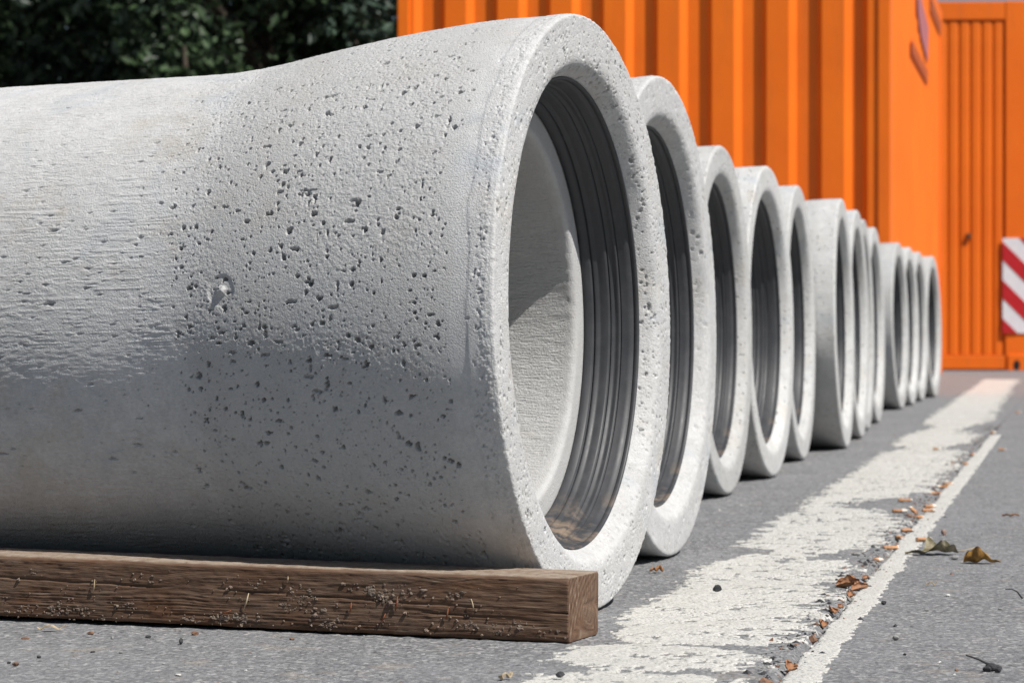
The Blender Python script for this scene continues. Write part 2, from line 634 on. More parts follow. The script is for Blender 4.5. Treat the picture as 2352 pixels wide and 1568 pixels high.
FACE_PROF = [(0.0035, 0.3300), (0.0014, 0.3294), (0.0003, 0.3282), (0.0, 0.3265), (0.0, 0.315), (0.0, 0.305), (0.0, 0.296), (0.0, 0.289), (0.0003, 0.2840),
             (0.0010, 0.2800), (0.0025, 0.2765), (0.0055, 0.2727), (0.0095, 0.2695), (0.0150, 0.2662), (0.0195, 0.2637), (0.022, 0.2625)]
SHOULDER = [(S_SEAL1, 0.2625), (S_SEAL1, 0.2405), (S_SEAL1 + 0.0005, 0.220), (S_SEAL1 + 0.003, 0.2165), (S_SEAL1 + 0.007, R_IN)]


def resample(pts, step):
    p = np.array(pts)
    d = np.r_[0, np.cumsum(np.hypot(*np.diff(p, axis=0).T))]
    n = max(2, int(d[-1] / step) + 1)
    t = np.linspace(0, d[-1], n)
    return np.interp(t, d, p[:, 0]), np.interp(t, d, p[:, 1])


def apply_pits(h, A, B, pits, seed):
    """A, B: increasing 1-D coordinates of the grid rows and columns; pits: (a, b, ra, rb, depth)"""
    for (a, b, ra, rb, dep) in pits:
        i0, i1 = np.searchsorted(A, [a - ra * 1.7, a + ra * 1.7]); j0, j1 = np.searchsorted(B, [b - rb * 1.7, b + rb * 1.7])
        if i1 - i0 < 1 or j1 - j0 < 1:
            continue
        aa = (A[i0:i1, None] - a) / ra; bb = (B[None, j0:j1] - b) / rb
        wob = vnoise(A[i0:i1, None] / 0.0022 + 0 * bb, B[None, j0:j1] / 0.0022 + 0 * aa, seed)
        d = np.sqrt(aa * aa + bb * bb) * (0.5 + 1.0 * wob)
        h[i0:i1, j0:j1] -= dep * sstep(1.0, 0.72, d)
    return h


def pipe_body(name, step, length, seed, mat, fine_lo, fine_hi, s_fine, lo_res, pit_scale=1.0):
    """lathe about local X: bell mouth at x = 0 facing -X; theta = 0 faces local +Y, 90 deg is up"""
    r_ = np.random.default_rng(seed)
    V = []; Q = []; off = 0

    def add(S, Rr, TH, wrap):
        nonlocal off
        X = S; Y = Rr * np.cos(TH); Z = Rr * np.sin(TH)
        V.append(np.stack([X, Y, Z], -1).reshape(-1, 3))
        Q.append(grid_quads(S.shape[0], S.shape[1], off, wrap)); off += S.size

    # --- outer shell
    if step < 0.002:
        dens_a = np.linspace(fine_lo, fine_hi, 4000)
        sp_ = np.where((dens_a > rad(-40)) & (dens_a < rad(82)), step * 0.78, step * 1.8)
        cum = np.r_[0, np.cumsum(np.diff(dens_a) * 0.31 / sp_[1:])]
        nf = int(cum[-1])
        tf = np.interp(np.linspace(0, cum[-1], nf), cum, dens_a)
    else:
        nf = int((fine_hi - fine_lo) * R_BELL / step)
        tf = np.linspace(fine_lo, fine_hi, nf)
    th = np.r_[tf, np.linspace(fine_hi, fine_lo + 2 * math.pi, lo_res + 2)[1:-1]]
    s = np.r_[np.arange(0.0035, min(s_fine, 0.425), step * 0.78), np.arange(0.425, s_fine, step * 2.2) if s_fine > 0.43 else [], np.linspace(s_fine, length - 0.03, 24), length - 0.012, length - 0.004, length]
    r0 = outer_r(s)
    r0[-2] -= 0.002; r0[-1] -= 0.010
    S, TH = np.meshgrid(s, th, indexing='ij')
    T = TH * 0.30
    h = np.zeros_like(S)
    if step < 0.004:
        # rim crumbs, a trowelled band, the pitted bell and the streaky barrel
        wav = (fbm(T / 0.05, S * 0 + 1.3, seed + 1, 3) - 0.5)
        rim = sstep(0.024 + 0.012 * wav, 0.010, S)
        h += rim * (fbm(S / 0.0030, T / 0.0030, seed + 2, 2) - 0.5) * 0.0017
        h += 0.0007 * sstep(0.030, 0.026, S + 0.010 * wav)
        edge_b = 0.342 + 0.055 * sstep(0.0, 1.35, TH) + 0.02 * (fbm(T / 0.07, S * 0 + 5.2, seed + 3, 3) - 0.5)
        bell = sstep(0.050, 0.075, S + 0.02 * wav) * sstep(edge_b + 0.015, edge_b - 0.012, S)
        patch = sstep(0.30, 0.62, fbm(S / 0.09, T / 0.09, seed + 4, 3))
        n1 = fbm(S / 0.0060, T / 0.0048, seed + 5, 2)
        n2 = 1 - np.abs(fbm(S / 0.009, T / 0.007, seed + 6, 2) * 2 - 1) * 2
        h += bell * (0.45 + 0.75 * patch) * ((n1 - 0.5) * 0.0003 + np.clip(n2, 0, 1) * 0.00022 + (fbm(S / 0.0026, T / 0.0021, seed + 55, 2) - 0.5) * 0.0009)
        h += bell * 0.0003
        bar = sstep(edge_b - 0.02, edge_b + 0.02, S)
        st = fbm(S / 0.045 + 3 * fbm(S / 0.05, T / 0.03, seed + 8, 2), T / 0.0036, seed + 7, 2)
        rid = np.clip(1 - np.abs(st * 2 - 1) * 4.5, 0, 1)
        pt = sstep(0.35, 0.7, fbm(S / 0.05, T / 0.06, seed + 9, 3))
        h += bar * (rid * 0.00045 * (0.35 + pt) + (fbm(S / 0.007, T / 0.0026, seed + 10, 2) - 0.5) * 0.0006)
        h += (fbm(S / 0.11, T / 0.11, seed + 11, 2) - 0.5) * 0.0003
        pits = []
        n_b = int(5200 * pit_scale)
        for _ in range(n_b):
            b = r_.uniform(fine_lo, fine_hi) * 0.30; a = r_.uniform(0.05, 0.372 + 0.05 * min(1, max(0, b / 0.4)))
            z = 0.00042 + 0.00027 * r_.gamma(1.0, 1.0) ** 1.4
            z = min(z, 0.0026)
            pits.append((a, b, z * r_.uniform(0.9, 1.5), z * r_.uniform(0.8, 1.3), min(0.0075, z * 3.2)))
        for _ in range(int(60 * pit_scale)):       # long ragged voids
            a = r_.uniform(0.06, 0.34); b = r_.uniform(-0.4, 0.9) * 0.30
            z = r_.uniform(0.0009, 0.0024)
            if r_.random() < 0.6:
                pits.append((a, b, z * 2.4, z * 0.9, 0.004))
            else:
                pits.append((a, b, z * 0.8, z * 1.9, 0.004))
        for _ in range(int(1900 * pit_scale)):
            a = r_.uniform(0.39, max(s_fine, 0.40)); b = r_.uniform(fine_lo, fine_hi) * 0.30
            z = 0.00045 + 0.00035 * r_.gamma(1.0, 1.0)
            z = min(z, 0.0024)
            pits.append((a, b, z * r_.uniform(1.0, 2.6), z * r_.uniform(0.6, 1.0), min(0.004, z * 1.6)))
        for _ in range(int(330 * pit_scale)):       # blowholes crowded along the rim
            a = 0.010 + abs(r_.normal(0, 0.009)); b = r_.uniform(fine_lo, fine_hi) * 0.30
            z = r_.uniform(0.0006, 0.0014)
            pits.append((a, b, z, z * 1.2, z * 1.2))
        nfc = nf
        sub = h[:, :nfc]
        apply_pits(sub, s, th[:nfc] * 0.30, pits, seed + 13)
        # a broken tie stub on the flank of the bell
        if pit_scale >= 1:
            ds = (S - 0.312) / 0.0075; dt = (TH - 0.095) * 0.29 / 0.006
            h += 0.0050 * np.clip(1 - np.sqrt(ds ** 2 + dt ** 2), 0, 1) ** 0.8 * (0.6 + 0.8 * vnoise(S / 0.003, T / 0.003, 99))
            h -= 0.0012 * sstep(1.0, 0.8, np.sqrt((ds / 2.3) ** 2 + (dt / 3.0) ** 2))
        endf = sstep(0.0035, 0.0075, S) * sstep(fine_lo, fine_lo + 0.03, TH) * (TH <= fine_hi) * sstep(fine_hi, fine_hi - 0.03, TH)
        h *= endf * 1.0
    add(S, r0[:, None] + h, TH, True)

    # --- mouth: face, flare
    fs, fr = resample(FACE_PROF, max(step * 0.9, 0.0013) if step < 0.004 else 0.005)
    nth = int(2 * math.pi * 0.31 / (step * 1.15))
    th2 = np.linspace(0, 2 * math.pi, nth, endpoint=False)
    dS = np.gradient(fs); dR = np.gradient(fr); L = np.hypot(dS, dR) + 1e-9
    nS, nR = dR / L, -dS / L       # points to -s on the face (dR < 0), inwards on the flare
    arc = np.r_[0, np.cumsum(np.hypot(np.diff(fs), np.diff(fr)))]
    A2, T2 = np.meshgrid(arc, th2, indexing='ij')
    h2 = np.zeros_like(A2)
    if step < 0.004:
        h2 += (fbm(A2 / 0.014, T2 * 0.3 / 0.014, seed + 31, 3) - 0.5) * 0.0005
        crumb = sstep(0.008, 0.003, A2)
        h2 += crumb * (fbm(A2 / 0.004, T2 * 0.3 / 0.004, seed + 32, 2) - 0.5) * 0.0014
        pits = []
        for _ in range(int(3000 * pit_scale)):
            z = 0.0005 + 0.00035 * r_.gamma(1.0, 1.0)
            z = min(z, 0.0024)
            cl = r_.random()
            a = r_.uniform(0.004, arc[-1] - 0.004)
            pits.append((a, r_.uniform(0.02, 6.26) * 0.3, z * r_.uniform(0.8, 1.3), z * r_.uniform(0.9, 2.0), min(0.0038, z * 1.8)))
        for _ in range(12):
            pits.append((r_.uniform(0.03, 0.06), r_.uniform(0.02, 6.26) * 0.3, r_.uniform(0.0012, 0.0025), r_.uniform(0.002, 0.004), 0.0025))
        apply_pits(h2, arc, th2 * 0.3, pits, seed + 33)
        h2 *= sstep(0, 0.001, A2)
    S2 = fs[:, None] + h2 * nS[:, None]
    R2 = fr[:, None] + h2 * nR[:, None]
    add(S2, R2, T2, True)

    # --- socket wall, shoulder and bore
    nth3 = 256 if step > 0.004 else 420
    th3 = np.linspace(0, 2 * math.pi, nth3, endpoint=False)
    ss = [0.022, S_SEAL1]; rr = [R_SOCK, R_SOCK]
    a_, b_ = resample(SHOULDER, 0.0025)
    ss += list(a_[1:]); rr += list(b_[1:])
    n0 = len(ss)
    bore = np.r_[np.arange(ss[-1] + 0.003, 0.62, 0.0045 if step < 0.004 else 0.03), np.linspace(0.63, length - 0.004, 14)]
    ss += list(bore); rr += [R_IN] * len(bore)
    ss += [length, length]; rr += [R_IN + 0.004, R_BAR - 0.012]
    ss = np.array(ss); rr = np.array(rr)
    S3, T3 = np.meshgrid(ss, th3, indexing='ij')
    h3 = np.zeros_like(S3)
    if step < 0.004:
        t3 = T3 * R_IN
        m3 = sstep(ss[n0 - 1] - 0.002, ss[n0 - 1] + 0.004, S3) * (S3 < length - 0.02)
        st = fbm(S3 / 0.05, t3 / 0.008, seed + 51, 2)
        h3 = m3 * ((st - 0.5) * 0.0010 + (fbm(S3 / 0.012, t3 / 0.006, seed + 52, 2) - 0.5) * 0.0008)
        lipn = sstep(0.012, 0.0, np.abs(S3 - ss[n0 - 1]))
        h3 += lipn * (fbm(S3 / 0.006, t3 / 0.006, seed + 53, 2) - 0.5) * 0.0016
    nq0 = sum(len(k) for k in Q)
    add(S3, rr[:, None] - h3, T3, True)
    mi = np.zeros(sum(len(k) for k in Q), int)
    mi[nq0 + (n0 + 1) * nth3:] = 1
    return mesh_np(name, np.concatenate(V), np.concatenate(Q)[:, ::-1], mat=[mat, M_BORE], midx=mi)


def seal_mesh():
    prof = [(0.0205, 0.2622), (0.0205, 0.2606), (0.0225, 0.2598), (0.0260, 0.2594), (0.0262, 0.2600), (0.0268, 0.2600), (0.0270, 0.2592), (0.0340, 0.2580), (0.0405, 0.2566), (0.0412, 0.2564), (0.0415, 0.2580),
            (0.0420, 0.2580), (0.0424, 0.2552), (0.0440, 0.2544), (0.0465, 0.2549), (0.0485, 0.2556), (0.0500, 0.2545), (0.0525, 0.2532), (0.0532, 0.2530), (0.0535, 0.2555), (0.0540, 0.2555), (0.0544, 0.2520),
            (0.0570, 0.2506), (0.0610, 0.2507), (0.0640, 0.2500), (0.0655, 0.2503), (0.0668, 0.2494), (0.0700, 0.2478), (0.0722, 0.2474), (0.0725, 0.2494), (0.0730, 0.2494), (0.0734, 0.2452), (0.0750, 0.2440),
            (0.0790, 0.2432), (0.0836, 0.2420), (0.0842, 0.2430), (0.0842, 0.2620)]
    n = 220
    th = np.linspace(0, 2 * math.pi, n, endpoint=False)
    p = np.array(prof)
    S, TH = np.meshgrid(p[:, 0], th, indexing='ij')
    Rr = np.repeat(p[:, 1][:, None], n, 1)
    # slight waviness of the lips
    Rr = Rr + 0.00006 * np.sin(TH * 3)
    V = np.stack([S, Rr * np.cos(TH), Rr * np.sin(TH)], -1)
    return mesh_np('seal_ring', V, grid_quads(len(p), n, 0, True)[:, ::-1], mat=M_SEAL)


PIPE_LEN = 2.0
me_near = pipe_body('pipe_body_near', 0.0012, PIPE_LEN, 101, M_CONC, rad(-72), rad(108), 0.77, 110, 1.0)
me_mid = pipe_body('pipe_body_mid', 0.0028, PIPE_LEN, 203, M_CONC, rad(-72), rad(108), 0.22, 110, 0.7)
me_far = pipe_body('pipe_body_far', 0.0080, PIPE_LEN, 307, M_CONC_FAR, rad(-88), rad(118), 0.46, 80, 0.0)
me_seal = seal_mesh()

# bell top (x), bell height in px, angle of the mouth plane
PIPES = [
    (1358, 1363, 18.9, 'large concrete pipe nearest the camera, its flank rising above the wooden beam'),
    (1525, 1098, 15.8, 'second concrete pipe in the row, half hidden behind the nearest pipe'),
    (1660, 800, 13.6, 'third concrete pipe in the row, set back after the first wide gap'),
    (1765, 712, 14.2, 'fourth concrete pipe in the row, its open mouth clear of its neighbours'),
    (1835, 628, 12.1, 'fifth concrete pipe in the row, narrow behind the fourth'),
    (1935, 571, 11.6, 'sixth concrete pipe in the row, showing a broad lit flank'),
    (1970, 522, 11.9, 'seventh concrete pipe in the row, a thin sliver right of the broad flank'),
    (1985, 482, 12.0, 'eighth concrete pipe in the row, thinnest sliver of mouth rim'),
    (2010, 447, 12.4, 'ninth concrete pipe in the row, last before the second gap'),
    (2065, 381, 14.0, 'tenth concrete pipe in the row, first of the far group of four'),
    (2090, 361, 14.1, 'eleventh concrete pipe in the row, second of the far group of four'),
    (2112, 341, 14.3, 'twelfth concrete pipe in the row, third of the far group of four'),
    (2143, 322, 14.8, 'farthest concrete pipe, last in the row against the orange container'),
]
TILT = math.asin((R_BELL - R_BAR) / PIPE_LEN)
pipe_pos = []
for i, (px, hpx, phi, lab) in enumerate(PIPES):
    Z = 2 * R_BELL * F / hpx
    X = (px + (0.011 * hpx if i else 0) - CX) / F * Z
    ph = rad(phi)
    ang = math.atan2(math.sin(ph), -math.cos(ph))
    back = (R_BELL + 0.003) * math.sin(TILT)
    e = empty('concrete_pipe', (X + math.cos(ph) * back, Z - math.sin(ph) * back, 0.0), ang)
    e.rotation_euler = (0, TILT, ang)
    tag(e, lab, 'pipe', 'concrete pipes lying side by side in a row')
    z = R_BELL + 0.003
    b = link('body', me_near if i == 0 else (me_mid if i == 1 else me_far), e)
    b.location = (0, 0, z)
    roll = 0 if i < 2 else rad((i * 67) % 360)
    b.rotation_euler = (roll, 0, 0)
    sr = link('seal_ring', me_seal, e)
    sr.location = (0, 0, z)
    tag(sr, 'black ribbed rubber seal inside the mouth')
    pipe_pos.append((X, Z, ph))

# ------------------------------------------------------------------ timbers
def timber_mesh(name, length, wid, hei, seed, end_skew=0.0, fine=True):
    """front face at y = 0 (towards -y), right end at x = 0, runs to -x"""
    stx = 0.0020 if fine else 0.03
    xs = np.arange(0, min(length, 0.92), stx)
    if length > 0.92:
        xs = np.r_[xs, np.linspace(0.93, length, 12)]
    xs = -xs
    # cross-section loop with rounded corners
    rr = 0.0035
    loop = []; sides = []
    def seg(a, b, n, side):
        for k in range(n):
            t = k / n
            loop.append((a[0] + (b[0] - a[0]) * t, a[1] + (b[1] - a[1]) * t)); sides.append(side)
    nh = 56 if fine else 4; nw = 40 if fine else 4
    seg((0, rr), (0, hei - rr), nh, 0)
    seg((0, hei - rr), (rr, hei), 4, 0)
    seg((rr, hei), (wid - rr, hei), nw, 1)
    seg((wid - rr, hei), (wid, hei - rr), 4, 1)
    seg((wid, hei - rr), (wid, rr), 8, 2)
    seg((wid, rr), (wid - rr, 0), 3, 2)
    seg((wid - rr, 0), (rr, 0), 8, 3)
    seg((rr, 0), (0, rr), 3, 3)
    L = np.array(loop); sd_ = np.array(sides)
    # round the corners a little: pull corner midpoints out
    ctr = np.array([wid / 2, hei / 2])
    d = np.r_[0, np.cumsum(np.hypot(*np.diff(L, axis=0).T))]
    Xg, Dg = np.meshgrid(xs, d, indexing='ij')
    nrm = {0: (-1, 0), 1: (0, 1), 2: (1, 0), 3: (0, -1)}
    NY = np.array([nrm[k][0] for k in sd_]); NZ = np.array([nrm[k][1] for k in sd_])
    # grain coordinate: height on the front, bends round knots
    g = Dg + 0.0
    for (kx, kd, kr) in ((-0.455, 0.038, 0.013), (-0.128, 0.052, 0.009), (-0.70, 0.075, 0.010)):
        dx = (Xg - kx); dy = (Dg - kd)
        rr2 = np.sqrt((dx / 2.6) ** 2 + dy ** 2) + 1e-4
        g = g + np.sign(dy) * 0.006 * np.exp(-(rr2 / (kr * 1.3)) ** 2)
    g = g + 0.004 * (fbm(Xg / 0.30, Dg * 0 + 0.4, seed, 2) - 0.5) + 0.0016 * (fbm(Xg / 0.03, Dg / 0.02, seed + 1, 2) - 0.5)
    dens = 1.0 / 0.0034
    ph = g * dens + 4.0 * fbm(Xg / 0.5, g / 0.012, seed + 2, 3)
    ring = np.abs((ph % 1.0) - 0.5) * 2
    lower = sstep(0.040, 0.022, Dg) * (sd_[None, :] == 0)      # open grain on the lower half of the front
    fib = fbm(Xg / 0.035, g / 0.0011, seed + 3, 2)
    h = (ring - 0.5) * (0.00010 + 0.0006 * lower * sstep(0.3, 0.6, fbm(Xg / 0.12, Dg / 0.02, seed + 12, 2))) + (fib - 0.5) * 0.0008
    h += (fbm(Xg / 0.012, Dg / 0.006, seed + 4, 3) - 0.5) * 0.0011
    # drying cracks
    for (x0, x1, d0, d1, dep) in ((-0.92, -0.30, 0.042, 0.033, 0.004), (-0.40, 0.0, 0.036, 0.026, 0.005), (-0.16, -0.0, 0.021, 0.0175, 0.004)):
        t = np.clip((Xg - x0) / (x1 - x0), 0, 1)
        line = d0 + (d1 - d0) * t + 0.002 * (fbm(Xg / 0.04, Dg * 0 + d0 * 50, seed + 5, 2) - 0.5)
        ins = sstep(0, 0.05, t) * np.where(x1 >= -0.001, 1.0, sstep(1, 0.95, t))
        h -= 0.6 * dep * ins * np.exp(-((Dg - line) / 0.0009) ** 2) * sstep(0.25, 0.5, fbm(Xg / 0.06, Dg * 0 + d0 * 90, seed + 15, 2)) * (sd_[None, :] == 0)
    Y = L[:, 0][None, :] + NY[None, :] * h
    Zz = L[:, 1][None, :] + NZ[None, :] * h
    X = Xg + end_skew * L[:, 0][None, :]
    # worn upper edge near the knot
    V = np.stack([X, Y, Zz], -1)
    grain = np.clip(0.52 + (ring - 0.5) * (0.15 + 0.5 * lower) + (fib - 0.5) * 0.9 + h * 35, 0, 1)
    n = L.shape[0]
    verts = V.reshape(-1, 3)
    q = grid_quads(len(xs), n, 0, True)
    # end grain cap: concentric shrink of the first loop
    rings_ = 36 if fine else 2
    capv = [verts]; capg = [grain.ravel()]; qs = [q]
    base0 = 0; off = len(verts)
    c0 = np.array([0.0, wid * 0.45, hei * 0.5])
    prev = np.arange(n)
    for k in range(1, rings_ + 1):
        f = 1 - k / rings_
        ringv = np.stack([np.zeros(n), c0[1] + (L[:, 0] - c0[1]) * f, c0[2] + (L[:, 1] - c0[2]) * f], -1)
        ringv[:, 0] = end_skew * ringv[:, 1]
        rg = np.hypot(ringv[:, 1] - wid * 1.3, ringv[:, 2] + 0.03)
        bumpx = (fbm(ringv[:, 1] / 0.0025, ringv[:, 2] / 0.006, seed + 9, 2) - 0.5) * 0.0012
        # radial split at mid height, from the back edge
        spl = np.exp(-((ringv[:, 2] - hei * 0.52) / 0.0016) ** 2) * sstep(0.45 * wid, 0.85 * wid, ringv[:, 1])
        ringv[:, 0] += bumpx - 0.006 * spl
        capv.append(ringv)
        capg.append(np.clip(0.62 + 0.16 * np.sin(rg / 0.0011 + 2 * fbm(ringv[:, 1] / 0.02, ringv[:, 2] / 0.02, seed + 14, 2)) + 0.8 * (fbm(ringv[:, 1] / 0.0016, ringv[:, 2] / 0.012, seed + 8, 2) - 0.5), 0, 1))
        cur = off + np.arange(n)
        qs.append(np.stack([prev, cur, np.roll(cur, -1), np.roll(prev, -1)], -1))
        prev = cur; off += n
    verts = np.concatenate(capv); gr = np.concatenate(capg)
    # far end cap
    last = (len(xs) - 1) * n
    Vn = np.array([[-length, wid / 2, hei / 2]])
    verts = np.concatenate([verts, Vn]); gr = np.r_[gr, 0.5]
    ci = len(verts) - 1
    a = last + np.arange(n)
    tr = np.stack([a, np.roll(a, -1), np.full(n, ci)], -1)
    me = mesh_np(name, verts, np.concatenate(qs), tr, mat=M_WOOD)
    at = me.attributes.new('grain', 'FLOAT', 'POINT')
    at.data.foreach_set('value', gr.astype(np.float32))
    return me


ph1 = pipe_pos[0][2]
tx, ty = ground_at(1305, 1478)
T_W, T_H = 0.085, 0.0655
tim = empty('wooden_beam', (tx, ty, 0.0), math.atan2(-math.sin(ph1), math.cos(ph1)))
tag(tim, 'weathered brown wooden beam crusted with mud lying in front of the nearest pipe', 'beam')
beam = link('beam', timber_mesh('beam', 1.6, T_W, T_H, 71, 0.06), tim)
beam.location = (0, 0, 0.0005)
beam.rotation_euler = (0, rad(0.45), 0)

# mud clods and splinters stuck to the beam
mv = []; mq = []
ICO = bmesh.new(); bmesh.ops.create_icosphere(ICO, subdivisions=2, radius=1.0)
ICV = np.array([v.co[:] for v in ICO.verts]); ICF = np.array([[v.index for v in f.verts] for f in ICO.faces]); ICO.free()
mt = []; off = 0
r2 = np.random.default_rng(5)
cl = [(-0.73, .014, 9), (-0.70, .010, 8), (-0.655, .016, 7), (-0.615, .013, 6), (-0.575, .012, 9), (-0.565, .020, 6), (-0.545, .013, 10), (-0.49, .022, 5), (-0.41, .011, 9), (-0.385, .012, 16), (-0.36, .014, 10),
      (-0.35, .012, 9), (-0.29, .045, 10), (-0.285, .036, 9), (-0.30, .028, 7), (-0.255, .011, 14), (-0.22, .046, 9), (-0.20, .040, 10), (-0.19, .047, 6), (-0.165, .044, 6), (-0.115, .045, 6), (-0.27, .020, 7), (-0.075, .012, 7),
      (-0.105, .014, 6), (-0.05, .016, 4), (-0.02, .010, 3), (-0.47, .050, 4), (-0.345, .050, 5), (-0.60, .053, 3), (-0.78, .012, 8)]
for (x, z, k) in cl:
    for _ in range(k * 2):
        r = r2.gamma(1.2, 0.00028) + 0.0003
        sc3 = np.array([r * r2.uniform(.9, 2.6), r * r2.uniform(.35, .9), r * r2.uniform(.8, 1.8)])
        v = ICV * sc3 * (1 + 1.1 * (r2.random((len(ICV), 1)) - 0.5))
        v = v + np.array([x + r2.normal(0, 0.008), -r * 0.25, np.clip(z + r2.normal(0, 0.0035), 0.003, 0.064)])
        mv.append(v); mt.append(ICF + off); off += len(v)
for _ in range(220):
    r = r2.gamma(1.4, 0.0003) + 0.0003
    v = ICV * r * (1 + 1.0 * (r2.random((len(ICV), 1)) - 0.5)) + np.array([r2.uniform(-0.8, -0.01), -r * 0.3, 0.004 + 0.058 * r2.beta(1.0, 1.8)])
    mv.append(v); mt.append(ICF + off); off += len(v)
mud = link('dried_mud', mesh_np('dried_mud', np.concatenate(mv), tris=np.concatenate(mt), mat=M_MUD, smooth=False), tim)
tag(mud, 'crumbs of dried mud', kind='stuff')


def tube(name, pts, radii, mat, parent=None, n=7, flat=1.0):
    pts = np.array(pts, float); radii = np.array(radii, float)
    tang = np.gradient(pts, axis=0)
    tang /= np.linalg.norm(tang, axis=1)[:, None] + 1e-12
    V = []
    for p, t, r in zip(pts, tang, radii):
        a = np.cross(t, [0, 0, 1.0])
        if np.linalg.norm(a) < 1e-3: a = np.array([1.0, 0, 0])
        a /= np.linalg.norm(a); b = np.cross(a, t)
        th = np.linspace(0, 2 * math.pi, n, endpoint=False)
        V.append(p + r * (np.cos(th)[:, None] * a + flat * np.sin(th)[:, None] * b))
    m = len(pts)
    V = np.concatenate(V + [pts[:1], pts[-1:]])
    q = grid_quads(m, n, 0, True)
    j = np.arange(n)
    tr = np.concatenate([np.stack([np.full(n, m * n), (j + 1) % n, j], -1), np.stack([np.full(n, m * n + 1), (m - 1) * n + j, (m - 1) * n + (j + 1) % n], -1)])
    return link(name, mesh_np(name, V, q, tr, mat=mat), parent)


for (x, z, ang_, ln, mt_) in [(-0.355, .021, 70, .020, M_STRAW), (-0.53, .035, 80, .014, M_STRAW), (-0.305, .052, 85, .010, M_STRAW), (-0.185, .027, 78, .015, M_REDW), (-0.13, .020, 75, .012, M_REDW), (-0.10, .030, 100, .012, M_STRAW),
                              (-0.38, .017, 20, .012, M_REDW), (-0.235, .024, 80, .010, M_REDW), (-0.715, .056, 110, .014, M_STRAW), (-0.20, .016, 60, .009, M_REDW)]:
    a = rad(ang_)
    p0 = np.array([x, -0.0012, z]); p1 = p0 + np.array([math.cos(a), -0.10, math.sin(a)]) * ln
    pm = (p0 + p1) / 2 + np.array([0.0006, -0.0008, 0])
    tube('splinter', [p0, pm, p1], [0.0007, 0.0009, 0.0004], mt_, tim, 6)

# ------------------------------------------------------------------ containers
def corrugated(name, width, z0, z1, breaks, depth, mat, parent, thick=0.004):
    """profile along +x from 0 to width; front at y = 0 (towards -y), recess at y = depth; breaks: list of (x_start, x_end, y_to)"""
    pts = [(0.0, 0.0)]; y = 0.0
    for (a, b, yt) in breaks:
        pts.append((a, y)); pts.append((b, yt)); y = yt
    pts.append((width, y))
    P = np.array(pts)
    # soften the folds
    V = []; n = len(P)
    for z in (z0, z1):
        for (x, yy) in P: V.append((x, yy, z))
    for z in (z0, z1):
        for (x, yy) in P: V.append((x, yy + thick, z))
    q = []
    for i in range(n - 1):
        q.append((i, i + 1, n + i + 1, n + i))
        q.append((2 * n + i + 1, 2 * n + i, 3 * n + i, 3 * n + i + 1))
        q.append((n + i, n + i + 1, 3 * n + i + 1, 3 * n + i))
        q.append((i + 1, i, 2 * n + i, 2 * n + i + 1))
    q.append((0, n, 3 * n, 2 * n)); q.append((n - 1, 3 * n - 1, 4 * n - 1, 2 * n - 1))
    o = link(name, mesh_np(name, V, q, mat=mat, smooth=False), parent)
    return o


PHC = math.atan((2425 - CX) / F)
ZC = 13.1
XC = (2045 - CX) / F * ZC
W1, L1, H1 = 2.504, 6.12, 2.60
# local frame: x along the end wall to the left when seen from the camera is -x; origin at the near right bottom corner
c1 = empty('shipping_container', (XC, ZC, 0.0), -PHC)
tag(c1, 'orange ribbed steel container standing behind the row of pipes', 'container', 'orange steel containers')
br = []
sl = 0.036
w0 = W1 - 0.075
pairs = []
for k in range(9):
    b = 0.210 + 0.274 * k
    d = b - (0.134 if k else 0.086)
    pairs.append((d, b))
# profile runs from the left post to the right post: x = W1 - w
brks = []
for (d, b) in pairs[::-1]:
    xb = W1 - b; xd = W1 - d
    brks.append((xb - sl / 2, xb + sl / 2, 0.034)); brks.append((xd - 0.012, xd + 0.012, 0.0))
PW = 0.062
brks = [(a - PW, b - PW, y) for (a, b, y) in brks]
ew = corrugated('end_wall', W1 - 2 * PW, 0.16, H1 - 0.12, brks, 0.04, M_OR, c1)
ew.location = (-W1 + PW, 0.012, 0)
box_part('corner_post', (-PW, 0.0, 0.0, 0.15, 0.0, H1), M_OR, c1, 0.006)
box_part('corner_post', (-W1, -W1 + PW, 0.0, 0.15, 0.0, H1), M_OR, c1, 0.006)
box_part('corner_post', (-PW, 0.0, L1 - 0.15, L1, 0.0, H1), M_OR, c1, 0.006)
box_part('corner_post', (-W1, -W1 + PW, L1 - 0.15, L1, 0.0, H1), M_OR, c1, 0.006)
box_part('bottom_rail', (-W1 + PW, -PW, 0.004, 0.09, 0.02, 0.16), M_OR, c1, 0.004)
box_part('top_rail', (-W1 + PW, -PW, 0.004, 0.09, H1 - 0.12, H1 - 0.004), M_OR, c1, 0.004)
box_part('bottom_rail', (-0.07, -0.004, 0.15, L1 - 0.15, 0.02, 0.16), M_OR, c1, 0.004)
box_part('top_rail', (-0.07, -0.004, 0.15, L1 - 0.15, H1 - 0.1, H1 - 0.004), M_OR, c1, 0.004)
box_part('bottom_rail', (-W1 + 0.004, -W1 + 0.07, 0.15, L1 - 0.15, 0.02, 0.16), M_OR, c1, 0.004)
box_part('top_rail', (-W1 + 0.004, -W1 + 0.07, 0.15, L1 - 0.15, H1 - 0.1, H1 - 0.004), M_OR, c1, 0.004)
